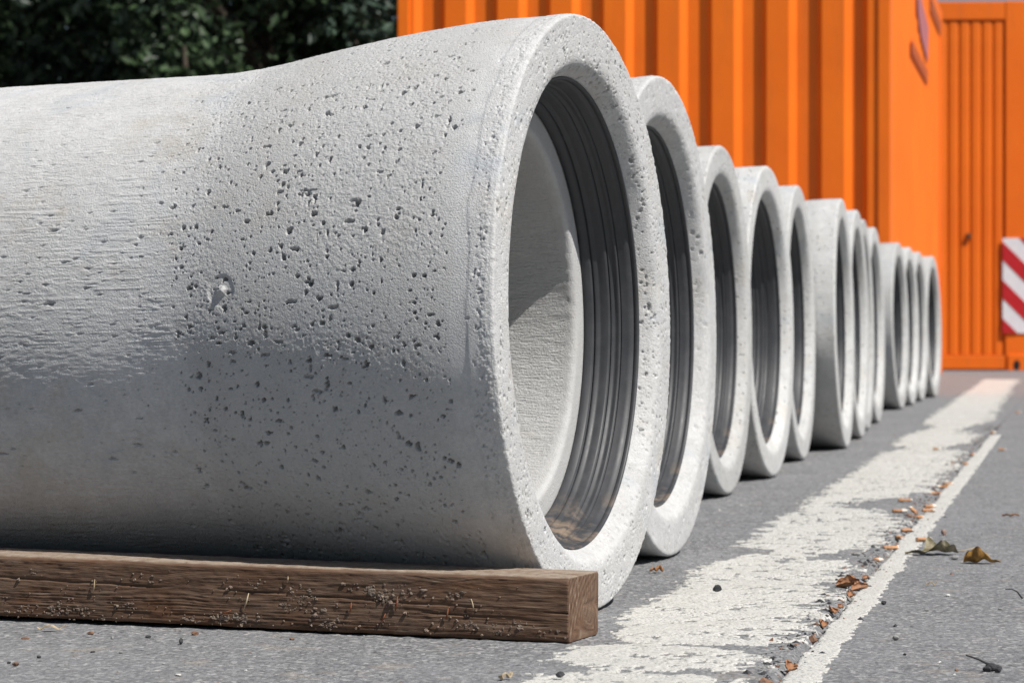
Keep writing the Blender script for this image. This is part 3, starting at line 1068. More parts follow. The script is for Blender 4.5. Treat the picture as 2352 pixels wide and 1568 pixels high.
# long side walls with shallower, closer folds
def fold_breaks(w, pitch, sl_, dep):
    out = []; x = 0.10
    while x + pitch < w - 0.05:
        out.append((x, x + sl_, dep)); out.append((x + pitch / 2, x + pitch / 2 + sl_, 0.0)); x += pitch
    return out
sw = corrugated('side_wall', L1 - 0.30, 0.16, H1 - 0.10, fold_breaks(L1 - 0.30, 0.22, 0.05, 0.030), 0.02, M_OR, c1)
sw.rotation_euler = (0, 0, rad(90)); sw.location = (-0.014, 0.15, 0)
sw2 = corrugated('side_wall', L1 - 0.30, 0.16, H1 - 0.10, fold_breaks(L1 - 0.30, 0.22, 0.05, 0.030), 0.02, M_OR, c1)
sw2.rotation_euler = (0, 0, rad(-90)); sw2.location = (-W1 + 0.014, L1 - 0.15, 0)
box_part('roof', (-W1 + 0.02, -0.02, 0.02, L1 - 0.02, H1 - 0.004, H1 + 0.03), M_ROOF, c1, 0.004)
box_part('floor_pan', (-W1 + 0.02, -0.02, 0.10, L1 - 0.02, 0.10, 0.15), M_DARK, c1)
bw = corrugated('end_wall', W1 - 2 * PW, 0.02, H1 - 0.004, brks, 0.04, M_OR, c1)
bw.rotation_euler = (0, 0, rad(180)); bw.location = (-PW, L1 - 0.012, 0)


def slab_poly(name, pts, y0, y1, mat, parent):
    """prism from 2-D outline (x, z), between y0 and y1"""
    n = len(pts)
    V = [(x, y0, z) for x, z in pts] + [(x, y1, z) for x, z in pts]
    bm = bmesh.new()
    vs_ = [bm.verts.new(v) for v in V]
    bm.faces.new(vs_[:n]); bm.faces.new(vs_[n:][::-1])
    for i in range(n):
        bm.faces.new([vs_[i], vs_[n + i], vs_[n + (i + 1) % n], vs_[(i + 1) % n]])
    bmesh.ops.recalc_face_normals(bm, faces=bm.faces[:])
    me = bpy.data.meshes.new(name); bm.to_mesh(me); bm.free()
    me.materials.append(mat)
    return link(name, me, parent)


# faded purple print on the long side (local x across the side = distance from the near corner)
def side_hold(o):
    o.rotation_euler = (0, 0, rad(90)); o.location = (-0.008, 0.0, 0)


TDEC = {}
def side_t(px):
    k = (px - CX) / F
    # corner + t*(sin, cos) seen at px
    return (k * ZC - XC) / (math.sin(PHC) - k * math.cos(PHC))


def side_z(px, py):
    t = side_t(px); d = ZC + t * math.cos(PHC)
    return CAM_H + (HY - py) * d / F


ta, tb = side_t(2097), side_t(2134)
za = side_z(2097, 118); zb = side_z(2097, -60)
o = slab_poly('printed_emblem', [(ta + .05, zb), (ta + .1, za + .55), (ta + .35, za + .62), (ta + .65, za + .30), (ta + 1.0, za + .20), (tb - .1, za + .12), (tb, za + .35), (ta + 1.1, za + .42), (ta + .8, za + .55), (ta + .55, za + .8), (ta + .5, zb)], -0.004, 0.0, M_PURP, c1)
side_hold(o); tag(o, 'faded purple print on the side wall')
for k in range(9):
    x0 = ta + (tb - ta) * k / 9.0
    o = slab_poly('printed_stroke', [(x0, za - .02), (x0 + .11, za - .02), (x0 + .13, za + .06), (x0 + .02, za + .07)], -0.004, 0.0, M_BLACKP, c1)
    side_hold(o)
tc_ = side_t(2140); td_ = side_t(2163)
zc_ = side_z(2150, 45)
for k in range(7):
    x0 = tc_ + (td_ - tc_) * k / 7.0
    o = slab_poly('printed_stroke', [(x0, zc_ - .02), (x0 + .15, zc_ - .02), (x0 + .16, zc_ + .07), (x0, zc_ + .08)], -0.004, 0.0, M_BLACKP, c1)
    side_hold(o)

# second container, seen front on at the end of the yard
Z2 = CAM_H * F / (851 - HY)
H2 = CAM_H + (HY - 2.5) * Z2 / F
def fx(px): return (px - CX) / F * Z2
def fz(py): return CAM_H + (HY - py) * Z2 / F
xr = fx(2378)
c2 = empty('shipping_container', (xr, Z2, 0.0), rad(-2.0))
tag(c2, 'orange container at the end of the yard with a red and white warning board', 'container', 'orange steel containers')
W2, L2 = 2.44, 6.06
pl = fx(2309) - xr           # right edge of the ribbed panel
zt, zb2 = fz(46), fz(816)
box_part('corner_post', (pl, 0.0, 0.0, 0.18, 0.0, H2), M_OR2, c2, 0.01)
box_part('corner_post', (-W2, -W2 + 0.18, 0.0, 0.18, 0.0, H2), M_OR2, c2, 0.01)
box_part('top_rail', (-W2 + 0.18, pl, 0.004, 0.14, zt, H2 - 0.004), M_OR2, c2, 0.008)
box_part('bottom_rail', (-W2 + 0.18, pl, 0.004, 0.14, 0.01, zb2), M_OR2, c2, 0.008)
# ribbed front panel: each rounded rib is a pressed strip
pitch = 25.8 / F * Z2
nr = int((W2 - 0.18 + pl) / pitch)
rib_prof = []
for k in range(11):
    t = k / 10
    rib_prof.append((0.003 + t * (pitch - 0.006), -0.012 * math.sin(math.pi * t) ** 0.3))
rv = []
npf = len(rib_prof)
for z in (zb2 + 0.006, zt - 0.006):
    rv += [(x, y, z) for x, y in rib_prof]
for z in (zb2 + 0.006, zt - 0.006):
    rv += [(x, 0.004, z) for x, y in rib_prof]
rq = []
for i in range(npf - 1):
    rq += [(i, i + 1, npf + i + 1, npf + i), (2 * npf + i + 1, 2 * npf + i, 3 * npf + i, 3 * npf + i + 1), (npf + i, npf + i + 1, 3 * npf + i + 1, 3 * npf + i), (i + 1, i, 2 * npf + i, 2 * npf + i + 1)]
me_rib = mesh_np('rib', rv, rq, mat=M_OR2, smooth=False)
for k in range(nr):
    o = link('rib', me_rib, c2)
    o.location = (pl - (k + 1) * pitch - 0.006, 0.026, 0)
box_part('backing_panel', (-W2 + 0.18, pl, 0.031, 0.06, zb2, zt), M_OR2, c2)
box_part('side_wall', (-0.06, -0.02, 0.18, L2, 0.05, H2 - 0.02), M_OR2, c2)
box_part('side_wall', (-W2 + 0.02, -W2 + 0.06, 0.18, L2, 0.05, H2 - 0.02), M_OR2, c2)
box_part('rear_wall', (-W2 + 0.06, -0.06, L2 - 0.05, L2 - 0.01, 0.05, H2 - 0.02), M_OR2, c2)
box_part('roof', (-W2 + 0.03, -0.03, 0.03, L2 - 0.02, H2 - 0.03, H2 - 0.006), M_ROOF, c2)
# corner casting with its oval hole
cc = box_part('corner_casting', (pl + 0.02, 0.006, -0.012, 0.17, -0.0005 + 0.001, 0.125), M_OR2, c2, 0.006)
hx, hz = fx(2335) - xr, fz(838)
th = np.linspace(0, 2 * math.pi, 20, endpoint=False)
o = slab_poly('casting_hole', [(hx + 0.026 * math.cos(a), hz + 0.040 * math.sin(a)) for a in th], -0.0145, -0.004, M_DARK, cc)
# small bracket on the panel
bx_, bz_ = fx(2226) - xr, fz(541)
box_part('latch_bracket', (bx_ - 0.018, bx_ + 0.018, -0.012, 0.018, bz_ - 0.022, bz_ + 0.018), mat_plain('rust', (0.10, 0.04, 0.02), (0.2, 0.08, 0.03), 30), c2, 0.004)

# warning board with red and white diagonal stripes, fixed on the corner post
wb = empty('warning_board', (xr, Z2, 0.0), rad(-2.0))
tag(wb, 'upright red and white striped warning board on the far container corner', 'warning board')
wx0, wx1 = fx(2303) - xr, fx(2303) - xr + 0.19
wz0, wz1 = fz(765), fz(547)
box_part('board', (wx0, wx1, -0.010, -0.0015, wz0, wz1), M_WHT, wb)
per = 88.0 / F * Z2
def clip_poly(poly, axis, val, keep_less):
    out = []
    for i in range(len(poly)):
        a, b = poly[i], poly[(i + 1) % len(poly)]
        ina = (a[axis] <= val) == keep_less or a[axis] == val
        inb = (b[axis] <= val) == keep_less or b[axis] == val
        if ina: out.append(a)
        if ina != inb:
            t = (val - a[axis]) / (b[axis] - a[axis])
            out.append((a[0] + t * (b[0] - a[0]), a[1] + t * (b[1] - a[1])))
    return out
ztop = fz(555); drop = wx1 - wx0
for k in range(-1, 4):
    z_hi = ztop - k * per; z_lo = z_hi - per * 0.48
    poly = [(wx0, z_lo), (wx1, z_lo - drop), (wx1, z_hi - drop), (wx0, z_hi)]
    poly = clip_poly(poly, 1, wz1, True)
    if len(poly) >= 3: poly = clip_poly(poly, 1, wz0, False)
    if len(poly) >= 3:
        slab_poly('red_stripe', poly, -0.0128, -0.0101, M_RED, wb)

# ------------------------------------------------------------------ trees and shrubs behind
def tree(name, x, y, height, crown_r, crown_z, seed, n_leaf, leaf, mat, label, group, cat, low=1.0, skirt=0.55):
    r = np.random.default_rng(seed)
    e = empty(name, (x, y, 0.0), r.uniform(0, 6))
    tag(e, label, cat, group)
    # trunk and limbs
    base_r = height * 0.022
    pts = [(0, 0, 0), (0.05, 0.02, height * .2), (0.0, .08, height * .45), (0.06, 0, height * .85)]
    tube('trunk', pts, [base_r * 1.3, base_r, base_r * .75, base_r * .2], M_BARK, e, 9)
    clumps = []
    nl = 9
    for k in range(nl):
        a = 2 * math.pi * k / nl + r.uniform(-.3, .3)
        z0 = height * r.uniform(.18, .6)
        rr = crown_r * r.uniform(.55, .95)
        end = np.array([math.cos(a) * rr, math.sin(a) * rr, z0 + r.uniform(.15, .5) * crown_r])
        p0 = np.array([0, 0.03, z0]); pm = (p0 + end) / 2 + np.array([0, 0, .12 * crown_r])
        tube('limb', [p0, pm, end], [base_r * .5, base_r * .32, base_r * .1], M_BARK, e, 6)
    # crown: many leaf-sized faces gathered in clumps
    nc = 150
    u = r.normal(size=(nc, 3)); u /= np.linalg.norm(u, axis=1)[:, None]
    rad_ = r.random(nc) ** 0.45
    cz = crown_z
    C = u * rad_[:, None] * np.array([crown_r, crown_r, (height - cz) if True else 1])
    zz = C[:, 2].copy()
    up_ = zz > 0
    C[:, 2] = np.where(up_, zz, zz / max(1e-6, (height - cz)) * (cz - low))
    # draw the skirt in under the overhang
    f = np.clip(-C[:, 2] / max(1e-6, (cz - low)), 0, 1)
    C[:, :2] *= (1 - (1 - skirt) * f)[:, None]
    C[:, 2] += cz
    ci = r.integers(0, nc, n_leaf)
    cs = r.uniform(.18, .42, nc) * crown_r * .55
    P = C[ci] + r.normal(size=(n_leaf, 3)) * cs[ci][:, None] * np.array([1, 1, .75]) * .55
    P[:, 2] = np.maximum(P[:, 2], 0.12)
    nrm = r.normal(size=(n_leaf, 3)) + np.array([0, 0, .7]); nrm /= np.linalg.norm(nrm, axis=1)[:, None]
    t1 = np.cross(nrm, r.normal(size=(n_leaf, 3))); t1 /= np.linalg.norm(t1, axis=1)[:, None] + 1e-9
    t2 = np.cross(nrm, t1)
    sz = leaf * r.uniform(.6, 1.35, n_leaf)[:, None]
    fold = nrm * sz * .18
    V = np.stack([P - t1 * sz, P + t2 * sz * .48 + fold, P + t1 * sz, P - t2 * sz * .48 + fold], 1).reshape(-1, 3)
    i = np.arange(n_leaf) * 4
    tri = np.concatenate([np.stack([i, i + 1, i + 2], -1), np.stack([i, i + 2, i + 3], -1)])
    link('crown', mesh_np('crown', V, tris=tri, mat=mat, smooth=False), e)
    return e


TG = 'dark trees behind the pipes'
TREES = [
    ('leafy_tree', -5.3, 20.6, 7.2, 2.5, 3.3, 1, M_LEAF, 'dark leafy tree at the far left edge of the picture'),
    ('leafy_tree', -3.5, 21.6, 7.8, 2.6, 3.4, 2, M_LEAF2, 'dark bluish green tree above the left part of the nearest pipe'),
    ('leafy_tree', -1.9, 20.9, 7.0, 2.4, 3.3, 3, M_LEAF, 'dark leafy tree left of the orange ribbed container'),
    ('leafy_tree', -0.2, 22.4, 7.4, 2.5, 3.4, 4, M_LEAF2, 'dark tree half hidden behind the left edge of the ribbed container'),
    ('leafy_tree', -6.4, 24.5, 8.6, 2.9, 3.4, 5, M_LEAF, 'taller tree deep in the shade behind the leftmost tree'),
    ('leafy_tree', -4.0, 25.2, 9.0, 3.0, 3.2, 6, M_LEAF, 'taller tree in the second line, middle of the dark foliage'),
    ('leafy_tree', -1.4, 25.0, 8.8, 3.0, 3.2, 7, M_LEAF2, 'taller tree in the second line, nearest to the container'),
]
for k, (nm, x, y, hh, cr, cz, sdd, mt_, lab) in enumerate(TREES):
    tree(nm, x, y, hh, cr, cz, 500 + sdd, 13800, 0.060, mt_, lab, TG, 'tree', 1.5, 0.2)
SG = 'shrubs under the trees'
SHRUBS = [(-4.4, 19.4, 2.7, 'shrub with pale lit leaves under the leftmost trees'), (-2.35, 19.0, 2.75, 'light green shrub spray standing out against the dark middle'),
          (-1.15, 19.6, 2.9, 'grey green shrub touching the left edge of the orange container')]
for k, (x, y, hh, lab) in enumerate(SHRUBS):
    tree('shrub', x, y, hh, 0.62, 1.2, 600 + k, 3000, 0.055, M_LEAF2 if k != 1 else M_LEAF, lab, SG, 'shrub', 0.15, 0.9)

# ------------------------------------------------------------------ litter on the ground
def gz(X, Y):
    u = X * RP[0] + Y * RP[1]; v = X * RD[0] + Y * RD[1]
    return float(ground_h(np.array([u]), np.array([v]))[0])


def stone_mesh(seed, flat=0.65):
    r = np.random.default_rng(seed)
    v = ICV.copy()
    for _ in range(9):
        d = r.normal(size=3); d /= np.linalg.norm(d)
        lim = r.uniform(.55, .85)
        pr = v @ d
        v = v - np.outer(np.maximum(pr - lim, 0), d)
    v = v * (1 + .12 * (r.random((len(v), 1)) - .5)) * np.array([1, r.uniform(.7, .95), flat])
    v[:, 2] -= v[:, 2].min()
    return v


M_STONE = {
    'black': mat_plain('black_stone', (0.02, 0.02, 0.022), (0.06, 0.06, 0.065), 150),
    'grey': mat_plain('grey_stone', (0.16, 0.16, 0.155), (0.34, 0.34, 0.33), 150),
    'pink': mat_plain('pinkish_stone', (0.24, 0.16, 0.13), (0.36, 0.26, 0.22), 120),
    'brown': mat_plain('brown_crumb', (0.13, 0.07, 0.045), (0.26, 0.15, 0.10), 120),
    'white': mat_plain('pale_chip', (0.5, 0.49, 0.47), (0.66, 0.65, 0.62), 120),
}
STONES = [
    (1649, 1363, 26, .75, 'black', 'dark rounded pebble lying on the broad white stripe'),
    (2168, 1229, 22, .85, 'pink', 'pinkish rounded pebble behind the curled green leaf'),
    (2031, 1388, 17, .7, 'black', 'small black pebble just right of the thin white line'),
    (2057, 1470, 22, .6, 'grey', 'flat grey pebble in the right foreground below the black ones'),
    (2194, 1284, 22, .6, 'grey', 'angular grey pebble against the curled green leaf stem'),
    (2129, 1403, 15, .5, 'grey', 'small pale grey chip between thin line and twig'),
    (2177, 1369, 16, .4, 'white', 'flat whitish chip below the yellow brown leaf'),
    (2299, 1400, 14, .5, 'grey', 'small grey chip near the right edge under the twig'),
    (2056, 1438, 13, .6, 'black', 'tiny black pebble directly above the flat grey pebble'),
    (2079, 1504, 10, .6, 'black', 'tiny black crumb below the flat grey pebble'),
    (2197, 1541, 14, .6, 'brown', 'dark brown crumb left of the tar lump'),
    (1287, 1562, 22, .7, 'black', 'black pebble on the bottom end of the white stripe'),
    (257, 1467, 11, .8, 'grey', 'small two tone pebble below the left half of the beam'),
    (340, 1465, 15, .5, 'black', 'flat black pebble below the beam, left of the upright stone'),
    (415, 1481, 16, 1.1, 'black', 'upright blackish stone standing before the beam'),
    (447, 1457, 22, .55, 'brown', 'flat brown chip touching the beam shadow'),
    (413, 1448, 10, .6, 'grey', 'small grey pebble at the edge of the beam shadow'),
    (212, 1499, 14, .4, 'black', 'flat black chip in the left foreground asphalt'),
    (278, 1498, 14, .4, 'grey', 'flat grey chip right of the black chip in the left foreground'),
    (89, 1510, 11, .8, 'black', 'small black crumb near the left edge'),
    (36, 1531, 20, .6, 'brown', 'brown clod in the lower left corner'),
    (20, 1523, 12, .5, 'black', 'black crumb at the very left edge above the brown clod'),
    (209, 1456, 20, .5, 'brown', 'dark brown flake right of the pale bark'),
    (58, 1467, 24, .3, 'brown', 'thin brown flake left under the pale bark'),
    (670, 1470, 14, .5, 'brown', 'small brown crumb before the middle of the beam'),
    (409, 1551, 18, .35, 'white', 'flat pale chip at the bottom edge of the left foreground'),
    (1967, 1275, 26, .35, 'grey', 'flat grey flake between broad stripe and joint'),
]
for k, (px, py, w, fl, col_, lab) in enumerate(STONES):
    X, Y = ground_at(px, py)
    rr = w / 2 / F * Y
    v = stone_mesh(800 + k, fl) * rr
    o = link('pebble', mesh_np('pebble', v, tris=ICF, mat=M_STONE[col_], smooth=False))
    o.location = (X, Y, gz(X, Y) - rr * .06 + (0.003 if k in (0, 11) else 0.0))
    o.rotation_euler = (0, 0, k * 1.7)
    tag(o, lab, 'pebble', 'loose pebbles on the asphalt')

# loose grit: far too many grains to count
gvv = []; gtt = []; off = 0
OCT = np.array([(1, 0, 0), (-1, 0, 0), (0, 1, 0), (0, -1, 0), (0, 0, 1), (0, 0, -1.0)])
OCF = np.array([(0, 2, 4), (2, 1, 4), (1, 3, 4), (3, 0, 4), (2, 0, 5), (1, 2, 5), (3, 1, 5), (0, 3, 5)])
r3 = np.random.default_rng(9)
def grit(n, col_mats, u0, u1, v0, v1, smin, sscale, name, lab, focus=None):
    U = r3.uniform(u0, u1, n); Vv = v0 + (v1 - v0) * r3.random(n) ** 1.6
    if focus is not None:
        U = crack_u(Vv) + r3.normal(-0.008, focus, n)
    Hh = ground_h(U, Vv)
    P = np.stack([U * RP[0] + Vv * RD[0], U * RP[1] + Vv * RD[1], Hh], -1)
    s_ = smin + sscale * r3.gamma(1.3, 1.0, n)
    Vx = P[:, None, :] + (OCT[None] * r3.uniform(.55, 1.25, (n, 6, 1)) + r3.normal(0, .18, (n, 6, 3))) * s_[:, None, None] * np.array([1, 1, .6])
    F_ = (OCF[None] + (np.arange(n) * 6)[:, None, None]).reshape(-1, 3)
    mi = np.repeat(r3.integers(0, len(col_mats), n), 8)
    o = link(name, mesh_np(name, Vx.reshape(-1, 3), tris=F_, mat=col_mats, smooth=False, midx=mi))
    tag(o, lab, kind='stuff')
grit(2600, [M_STONE['black'], M_STONE['grey'], M_STONE['grey'], M_STONE['white'], M_STONE['brown']], -1.3, 0.7, 1.8, 8.0, 0.0004, 0.0006, 'loose_grit', 'fine grit scattered over the asphalt')
grit(3000, [M_STONE['black'], M_STONE['black'], M_STONE['grey'], M_STONE['brown']], 0, 0, 1.8, 9.0, 0.0006, 0.0011, 'joint_debris', 'black crumbs and grit along the cracked joint', 0.017)

# cigarette butts and husks along the joint
M_BUTT = mat_plain('cork_paper', (0.36, 0.17, 0.08), (0.52, 0.30, 0.17), 90, 0.75)
M_BUTTW = mat_plain('white_paper', (0.60, 0.52, 0.44), (0.72, 0.66, 0.60), 90, 0.75)
M_HUSK = mat_plain('orange_husk', (0.20, 0.09, 0.045), (0.40, 0.21, 0.11), 90, 0.6)


def butt_mesh(seed):
    r = np.random.default_rng(seed)
    n = 12; ln = r.uniform(.018, .026); R = .0034
    cut = r.uniform(.62, .95)
    xs = np.array([0, .0003, .1, .25, .4, .5, .65, .8, cut, .97, .998, 1.0]); xs = np.sort(xs) * ln
    V = []
    bend = r.uniform(-.004, .004)
    for k, x in enumerate(xs):
        th = np.linspace(0, 2 * math.pi, n, endpoint=False)
        sq = 1 - r.uniform(0, .35)
        rr = R * (1 if 0 < k < len(xs) - 1 else .55) * (1 + .18 * r.normal(size=n))
        V.append(np.stack([np.full(n, x) - ln / 2, rr * np.cos(th) * (1.15) + bend * math.sin(math.pi * x / ln), rr * np.sin(th) * sq + R * .85], -1))
    V = np.concatenate(V)
    m = len(xs)
    q = grid_quads(m, n, 0, True)
    V = np.concatenate([V, [[-ln / 2, 0, R * .8]], [[ln / 2, 0, R * .8]]])
    j = np.arange(n)
    tr = np.concatenate([np.stack([np.full(n, m * n), (j + 1) % n, j], -1), np.stack([np.full(n, m * n + 1), (m - 1) * n + j, (m - 1) * n + (j + 1) % n], -1)])
    mi = np.zeros(len(q) + len(tr), int)
    rowx = xs[:-1].repeat(n)
    mi[:len(q)][rowx >= cut * ln - 1e-6] = 1
    mi[len(q):] = 1
    return mesh_np('cigarette_butt', V, q, tr, mat=[M_BUTT, M_BUTTW], midx=mi)


def husk_mesh(seed, L=.016, W=.007):
    """a curled dry scale, open like a small boat"""
    r = np.random.default_rng(seed)
    nu, nv = 9, 7
    V = []
    for lay in (0, 1):
        for i in range(nu):
            t = i / (nu - 1)
            w = W * math.sin(math.pi * (0.06 + .88 * t)) ** .7
            for j in range(nv):
                a = (j / (nv - 1) - .5) * rad(200)
                rr = w * .5 * (1 + .15 * r.normal()) - lay * .0005
                V.append(((t - .5) * L, rr * math.sin(a) * 1.2, rr * (1 - math.cos(a)) + lay * .0006 + .003 * (t - .5) ** 2 * 4 * r.uniform(.2, 1)))
    V = np.array(V)
    q1 = grid_quads(nu, nv)
    q2 = grid_quads(nu, nv, nu * nv)[:, ::-1]
    rim = []
    for i in range(nu - 1):
        rim.append((i * nv, (i + 1) * nv, nu * nv + (i + 1) * nv, nu * nv + i * nv))
        rim.append(((i + 1) * nv + nv - 1, i * nv + nv - 1, nu * nv + i * nv + nv - 1, nu * nv + (i + 1) * nv + nv - 1))
    for j in range(nv - 1):
        rim.append((j + 1, j, nu * nv + j, nu * nv + j + 1))
        e_ = (nu - 1) * nv
        rim.append((e_ + j, e_ + j + 1, nu * nv + e_ + j + 1, nu * nv + e_ + j))
    return mesh_np('husk', V, np.concatenate([q1[:, ::-1], q2[:, ::-1], np.array(rim)]), mat=M_HUSK)


def z4(x, y):
    return 1176 + x * .5004, 783.7 + y * .5004


BUTTS = [
    (1680, 1010, 60, 'frayed orange cigarette butt in the joint below the leaf line'),
    (1738, 952, 20, 'cigarette butt with white end in the joint left of the green leaf'),
    (1782, 905, 100, 'short cigarette butt end on, beside the longest butt'),
    (1815, 872, 5, 'longest orange cigarette butt lying across the joint'),
    (1842, 808, 115, 'cigarette butt standing steeply in the joint, upper part'),
    (1868, 812, 60, 'cigarette butt leaning against the steep one'),
    (1780, 788, 0, 'orange cigarette butt with white end on the dark notch left of the joint'),
    (1890, 922, 15, 'pale orange cigarette butt on the thin line behind the green leaf'),
    (1912, 788, 10, 'cigarette butt tucked under the thin line edge, middle distance'),
    (1918, 765, 30, 'whitish cigarette butt just above the tucked one'),
    (1945, 703, 150, 'tan cigarette butt lying aslant farther up the joint'),
    (1975, 672, 170, 'pale cigarette butt with pink end farther up the joint'),
    (2003, 658, 40, 'small butt touching the thin line farther up the joint'),
    (2080, 570, 60, 'distant cigarette butt in the joint at the notch of the stripe'),
    (2115, 522, 60, 'distant cigarette butt in the joint near the end of the thin line'),
    (1950, 503, 0, 'distant orange butt lying on the broad stripe'),
    (2250, 505, 0, 'distant orange butt on the asphalt right of the thin line'),
    (2322, 332, 20, 'farthest orange scrap right of the stripe'),
    (2208, 425, 40, 'far orange butt where the thin line ends'),
    (1805, 742, 0, 'brown butt lying flat in the dark notch of the stripe'),
]
for k, (zx, zy, a, lab) in enumerate(BUTTS):
    px, py = z4(zx, zy)
    X, Y = ground_at(px, py)
    o = link('cigarette_butt', butt_mesh(900 + k))
    tilt = rad(-28) if k in (4,) else 0
    o.location = (X, Y, max(gz(X, Y), -0.003) + (0.006 if tilt else 0.0) + 0.002)
    o.rotation_euler = (0, tilt, rad(a))
    tag(o, lab, 'cigarette butt', 'cigarette butts along the joint')
HUSKS = [
    (1275, 1505, 70, 1.2, 'reddish brown dry scale in the joint at the bottom of the picture'),
    (1425, 1300, 80, 1.1, 'orange dry scale standing in the joint'),
    (1468, 1240, 95, 1.2, 'open boat shaped husk in the joint above the standing scale'),
    (1506, 1218, 60, .7, 'tiny yellow brown husk touching the thin line'),
    (1545, 1130, -20, 1.9, 'large rust coloured curled husk across the joint'),
    (1597, 1136, 20, 1.5, 'second rust husk overlapping the thin line'),
    (1548, 1165, 75, 1.1, 'ribbed rust husk hanging into the joint'),
    (1620, 1085, 60, .8, 'small pinkish husk deep in the joint'),
]
for k, (zx, zy, a, s_, lab) in enumerate(HUSKS):
    px, py = z4(zx, zy)
    X, Y = ground_at(px, py)
    o = link('husk', husk_mesh(950 + k, .0155 * s_, .0075 * s_))
    o.location = (X, Y, max(gz(X, Y), -.003) + .002)
    o.rotation_euler = (rad(25), rad(-12), rad(a))
    tag(o, lab, 'husk', 'dry husks in the joint')

# dead leaves
def mat_dead(name, c1, c2, c3):
    t = NT(name)
    v = t.coord()
    n1 = t.noise(v, 55.0, 4, 0.6)
    base = t.ramp(n1, [(0.3, c1), (0.5, c2), (0.7, c3)])
    return t.fin(base, 0.55, t.bump(t.noise(v, 220.0, 3), 0.5, 0.002), spec=0.35)


M_DG = mat_dead('withered_green', (0.05, 0.043, 0.02), (0.12, 0.105, 0.05), (0.28, 0.245, 0.17))
M_DY = mat_dead('yellow_brown_leaf', (0.12, 0.055, 0.015), (0.28, 0.15, 0.03), (0.42, 0.25, 0.05))
M_DB = mat_dead('brown_leaf', (0.18, 0.075, 0.03), (0.34, 0.16, 0.065), (0.48, 0.26, 0.12))


def leaf_thing(name, px, py, L, W, curl, seed, mat, lab, rz=0.0, stem=True, lobes=0.0, arch=0.3):
    r = np.random.default_rng(seed)
    X, Y = ground_at(px, py)
    e = empty(name, (X, Y, gz(X, Y) + 0.0015), rz)
    tag(e, lab, 'leaf', 'dead leaves on the asphalt')
    nu, nv = 26, 14
    ts = np.linspace(0, 1, nu); ss = np.linspace(-1, 1, nv)
    Tt, Ss = np.meshgrid(ts, ss, indexing='ij')
    wid = W * .5 * np.sin(np.pi * np.clip(.04 + .93 * Tt, 0, 1)) ** .8 * (1 + lobes * np.sin(Tt * 19 + seed))
    a = Ss * curl * (1 + .5 * np.sin(Tt * 5 + seed))
    x = (Tt - .5) * L
    y = wid * np.sin(a) / np.maximum(np.abs(curl), .3) * (1.0)
    z = wid * (1 - np.cos(a)) / max(abs(curl), .3) + arch * L * (.25 - (Tt - .5) ** 2) * np.sin(Tt * 7 + seed) ** 2
    z += .0022 * (fbm(Tt * 6, Ss * 3 + 9, seed, 2) - .5) * 2
    z -= z.min()
    V0 = np.stack([x, y, z], -1).reshape(-1, 3)
    V1 = V0 + np.array([0, 0, .0004])
    n = nu * nv
    q = np.concatenate([grid_quads(nu, nv)[:, ::-1] * 0 + grid_quads(nu, nv), grid_quads(nu, nv, n)[:, ::-1]])
    link('blade', mesh_np('blade', np.concatenate([V0, V1]), q, mat=mat), e)
    mid = V0.reshape(nu, nv, 3)[:, nv // 2]
    tube('midrib', mid + np.array([0, 0, .0005]), np.linspace(.0009, .0003, nu), M_STRAW if mat is not M_DB else mat, e, 5)
    if stem:
        p = mid[0] if False else mid[-1]
        tube('stalk', [p, p + np.array([.010, .001, .002]), p + np.array([.026, .004, .005])], [.0009, .0008, .0007], M_STRAW, e, 6)
    return e


def pxw(px, py, w):
    return w / F * ground_at(px, py)[1]


leaf_thing('dead_leaf', 2140, 1274, pxw(2140, 1274, 125), .044, 0.8, 4, M_DG, 'withered green leaf with a stalk lying across the thin white line', rad(8), True, .38, .20)
leaf_thing('dead_leaf', 2256, 1294, pxw(2256, 1294, 84), .040, 1.7, 7, M_DY, 'curled yellow brown leaf at the right of the thin white line', rad(-6), False, .2, .38)
leaf_thing('dead_leaf', 1508, 1316, pxw(1508, 1316, 32), .018, 1.2, 3, M_DB, 'tiny curled orange brown leaf beside the second pipe', rad(10), False, .1, .7)
leaf_thing('dead_leaf', 2322, 1188, pxw(2322, 1188, 40), .012, 1.0, 9, M_DB, 'narrow brown leaf scrap near the right edge', rad(0), False, .1, .2)

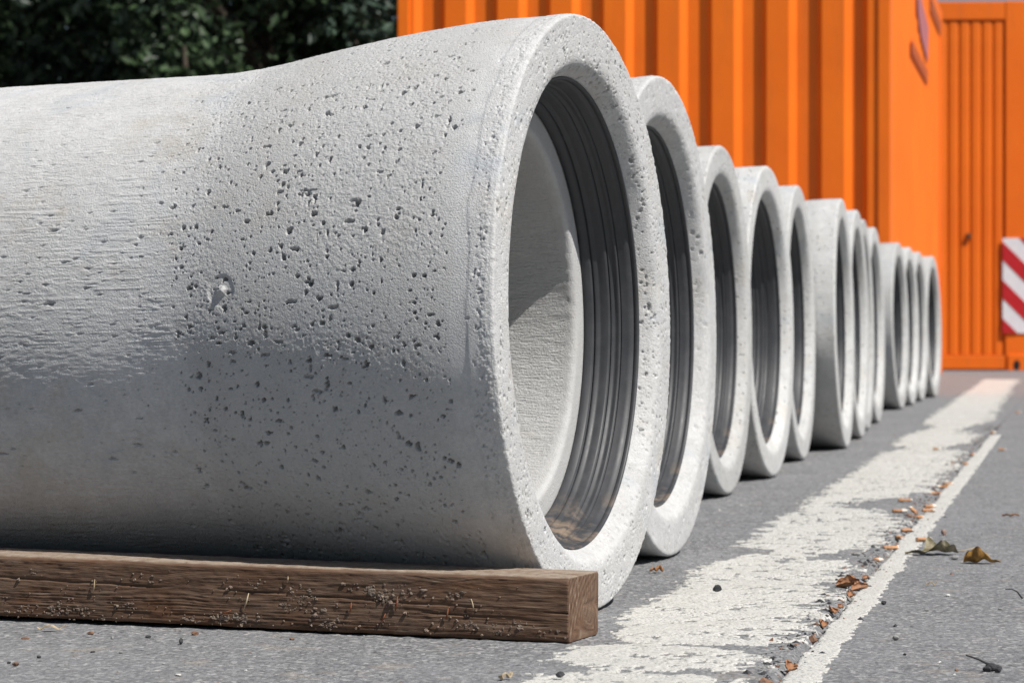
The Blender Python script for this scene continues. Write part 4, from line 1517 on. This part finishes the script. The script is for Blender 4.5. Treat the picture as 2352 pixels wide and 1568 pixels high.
# bark flake, wood splinters, twig, tar lump
def flake(px, py, w, mat, lab, rz, seed, cat='bark'):
    X, Y = ground_at(px, py)
    L = w / F * Y
    r = np.random.default_rng(seed)
    nu, nv = 12, 5
    Tt, Ss = np.meshgrid(np.linspace(-.5, .5, nu), np.linspace(-.5, .5, nv), indexing='ij')
    z = .0045 * np.abs(np.sin(Tt * 5 + seed)) + .001 * r.random(Tt.shape)
    V0 = np.stack([Tt * L, Ss * L * .22 * (1 + .4 * np.sin(Tt * 8 + seed)), z], -1).reshape(-1, 3)
    V1 = V0 + np.array([0, 0, .0012])
    n = nu * nv
    i = np.arange(nu - 1); j = np.arange(nv - 1)
    rim = [np.stack([i * nv, (i + 1) * nv, n + (i + 1) * nv, n + i * nv], -1), np.stack([(i + 1) * nv + nv - 1, i * nv + nv - 1, n + i * nv + nv - 1, n + (i + 1) * nv + nv - 1], -1),
           np.stack([j + 1, j, n + j, n + j + 1], -1), np.stack([(nu - 1) * nv + j, (nu - 1) * nv + j + 1, n + (nu - 1) * nv + j + 1, n + (nu - 1) * nv + j], -1)]
    o = link('bark_flake', mesh_np('bark_flake', np.concatenate([V0, V1]), np.concatenate([grid_quads(nu, nv)] + [grid_quads(nu, nv, n)[:, ::-1]] + rim), mat=mat, smooth=False))
    o.location = (X, Y, gz(X, Y) + .0008)
    o.rotation_euler = (0, 0, rz)
    tag(o, lab, cat, 'bark and wood scraps')


flake(119, 1451, 66, M_STRAW, 'pale curled bark flake below the left end of the beam', rad(6), 2)
flake(1162, 1562, 40, M_STRAW, 'pale wood splinter at the bottom edge beside the stripe', rad(50), 5, 'splinter')
flake(2139, 1347, 26, M_STRAW, 'thin pale splinter lying right of the thin line', rad(3), 8, 'splinter')

X, Y = ground_at(2337, 1376)
tw = tube('twig', [(X - .014, Y, .012), (X - .006, Y, .012), (X, Y, .009), (X + .004, Y + .002, .004), (X + .006, Y, .0012)], [.0005, .0007, .0009, .0010, .0011], M_STONE['black'], None, 7)
tag(tw, 'thin dark bent twig at the right edge', 'twig')
X, Y = ground_at(2279, 1541)
tl = empty('tar_lump', (X, Y, gz(X, Y)), 0.0)
tag(tl, 'black tar lump with a twig stuck in it at the lower right', 'tar lump')
for k, (dx, dy, s_) in enumerate([(0, 0, .0068), (.006, .004, .005), (-.005, -.004, .0045), (.004, -.009, .004), (.002, .008, .003)]):
    v = stone_mesh(990 + k, .7) * s_
    o = link('lump', mesh_np('lump', v, tris=ICF, mat=M_STONE['black'], smooth=False), tl)
    o.location = (dx, dy, -.0006)
tube('stick', [(-.002, 0, .006), (-.012, 0, .011), (-.024, 0, .015)], [.0014, .0011, .0008], M_STONE['black'], tl, 6)
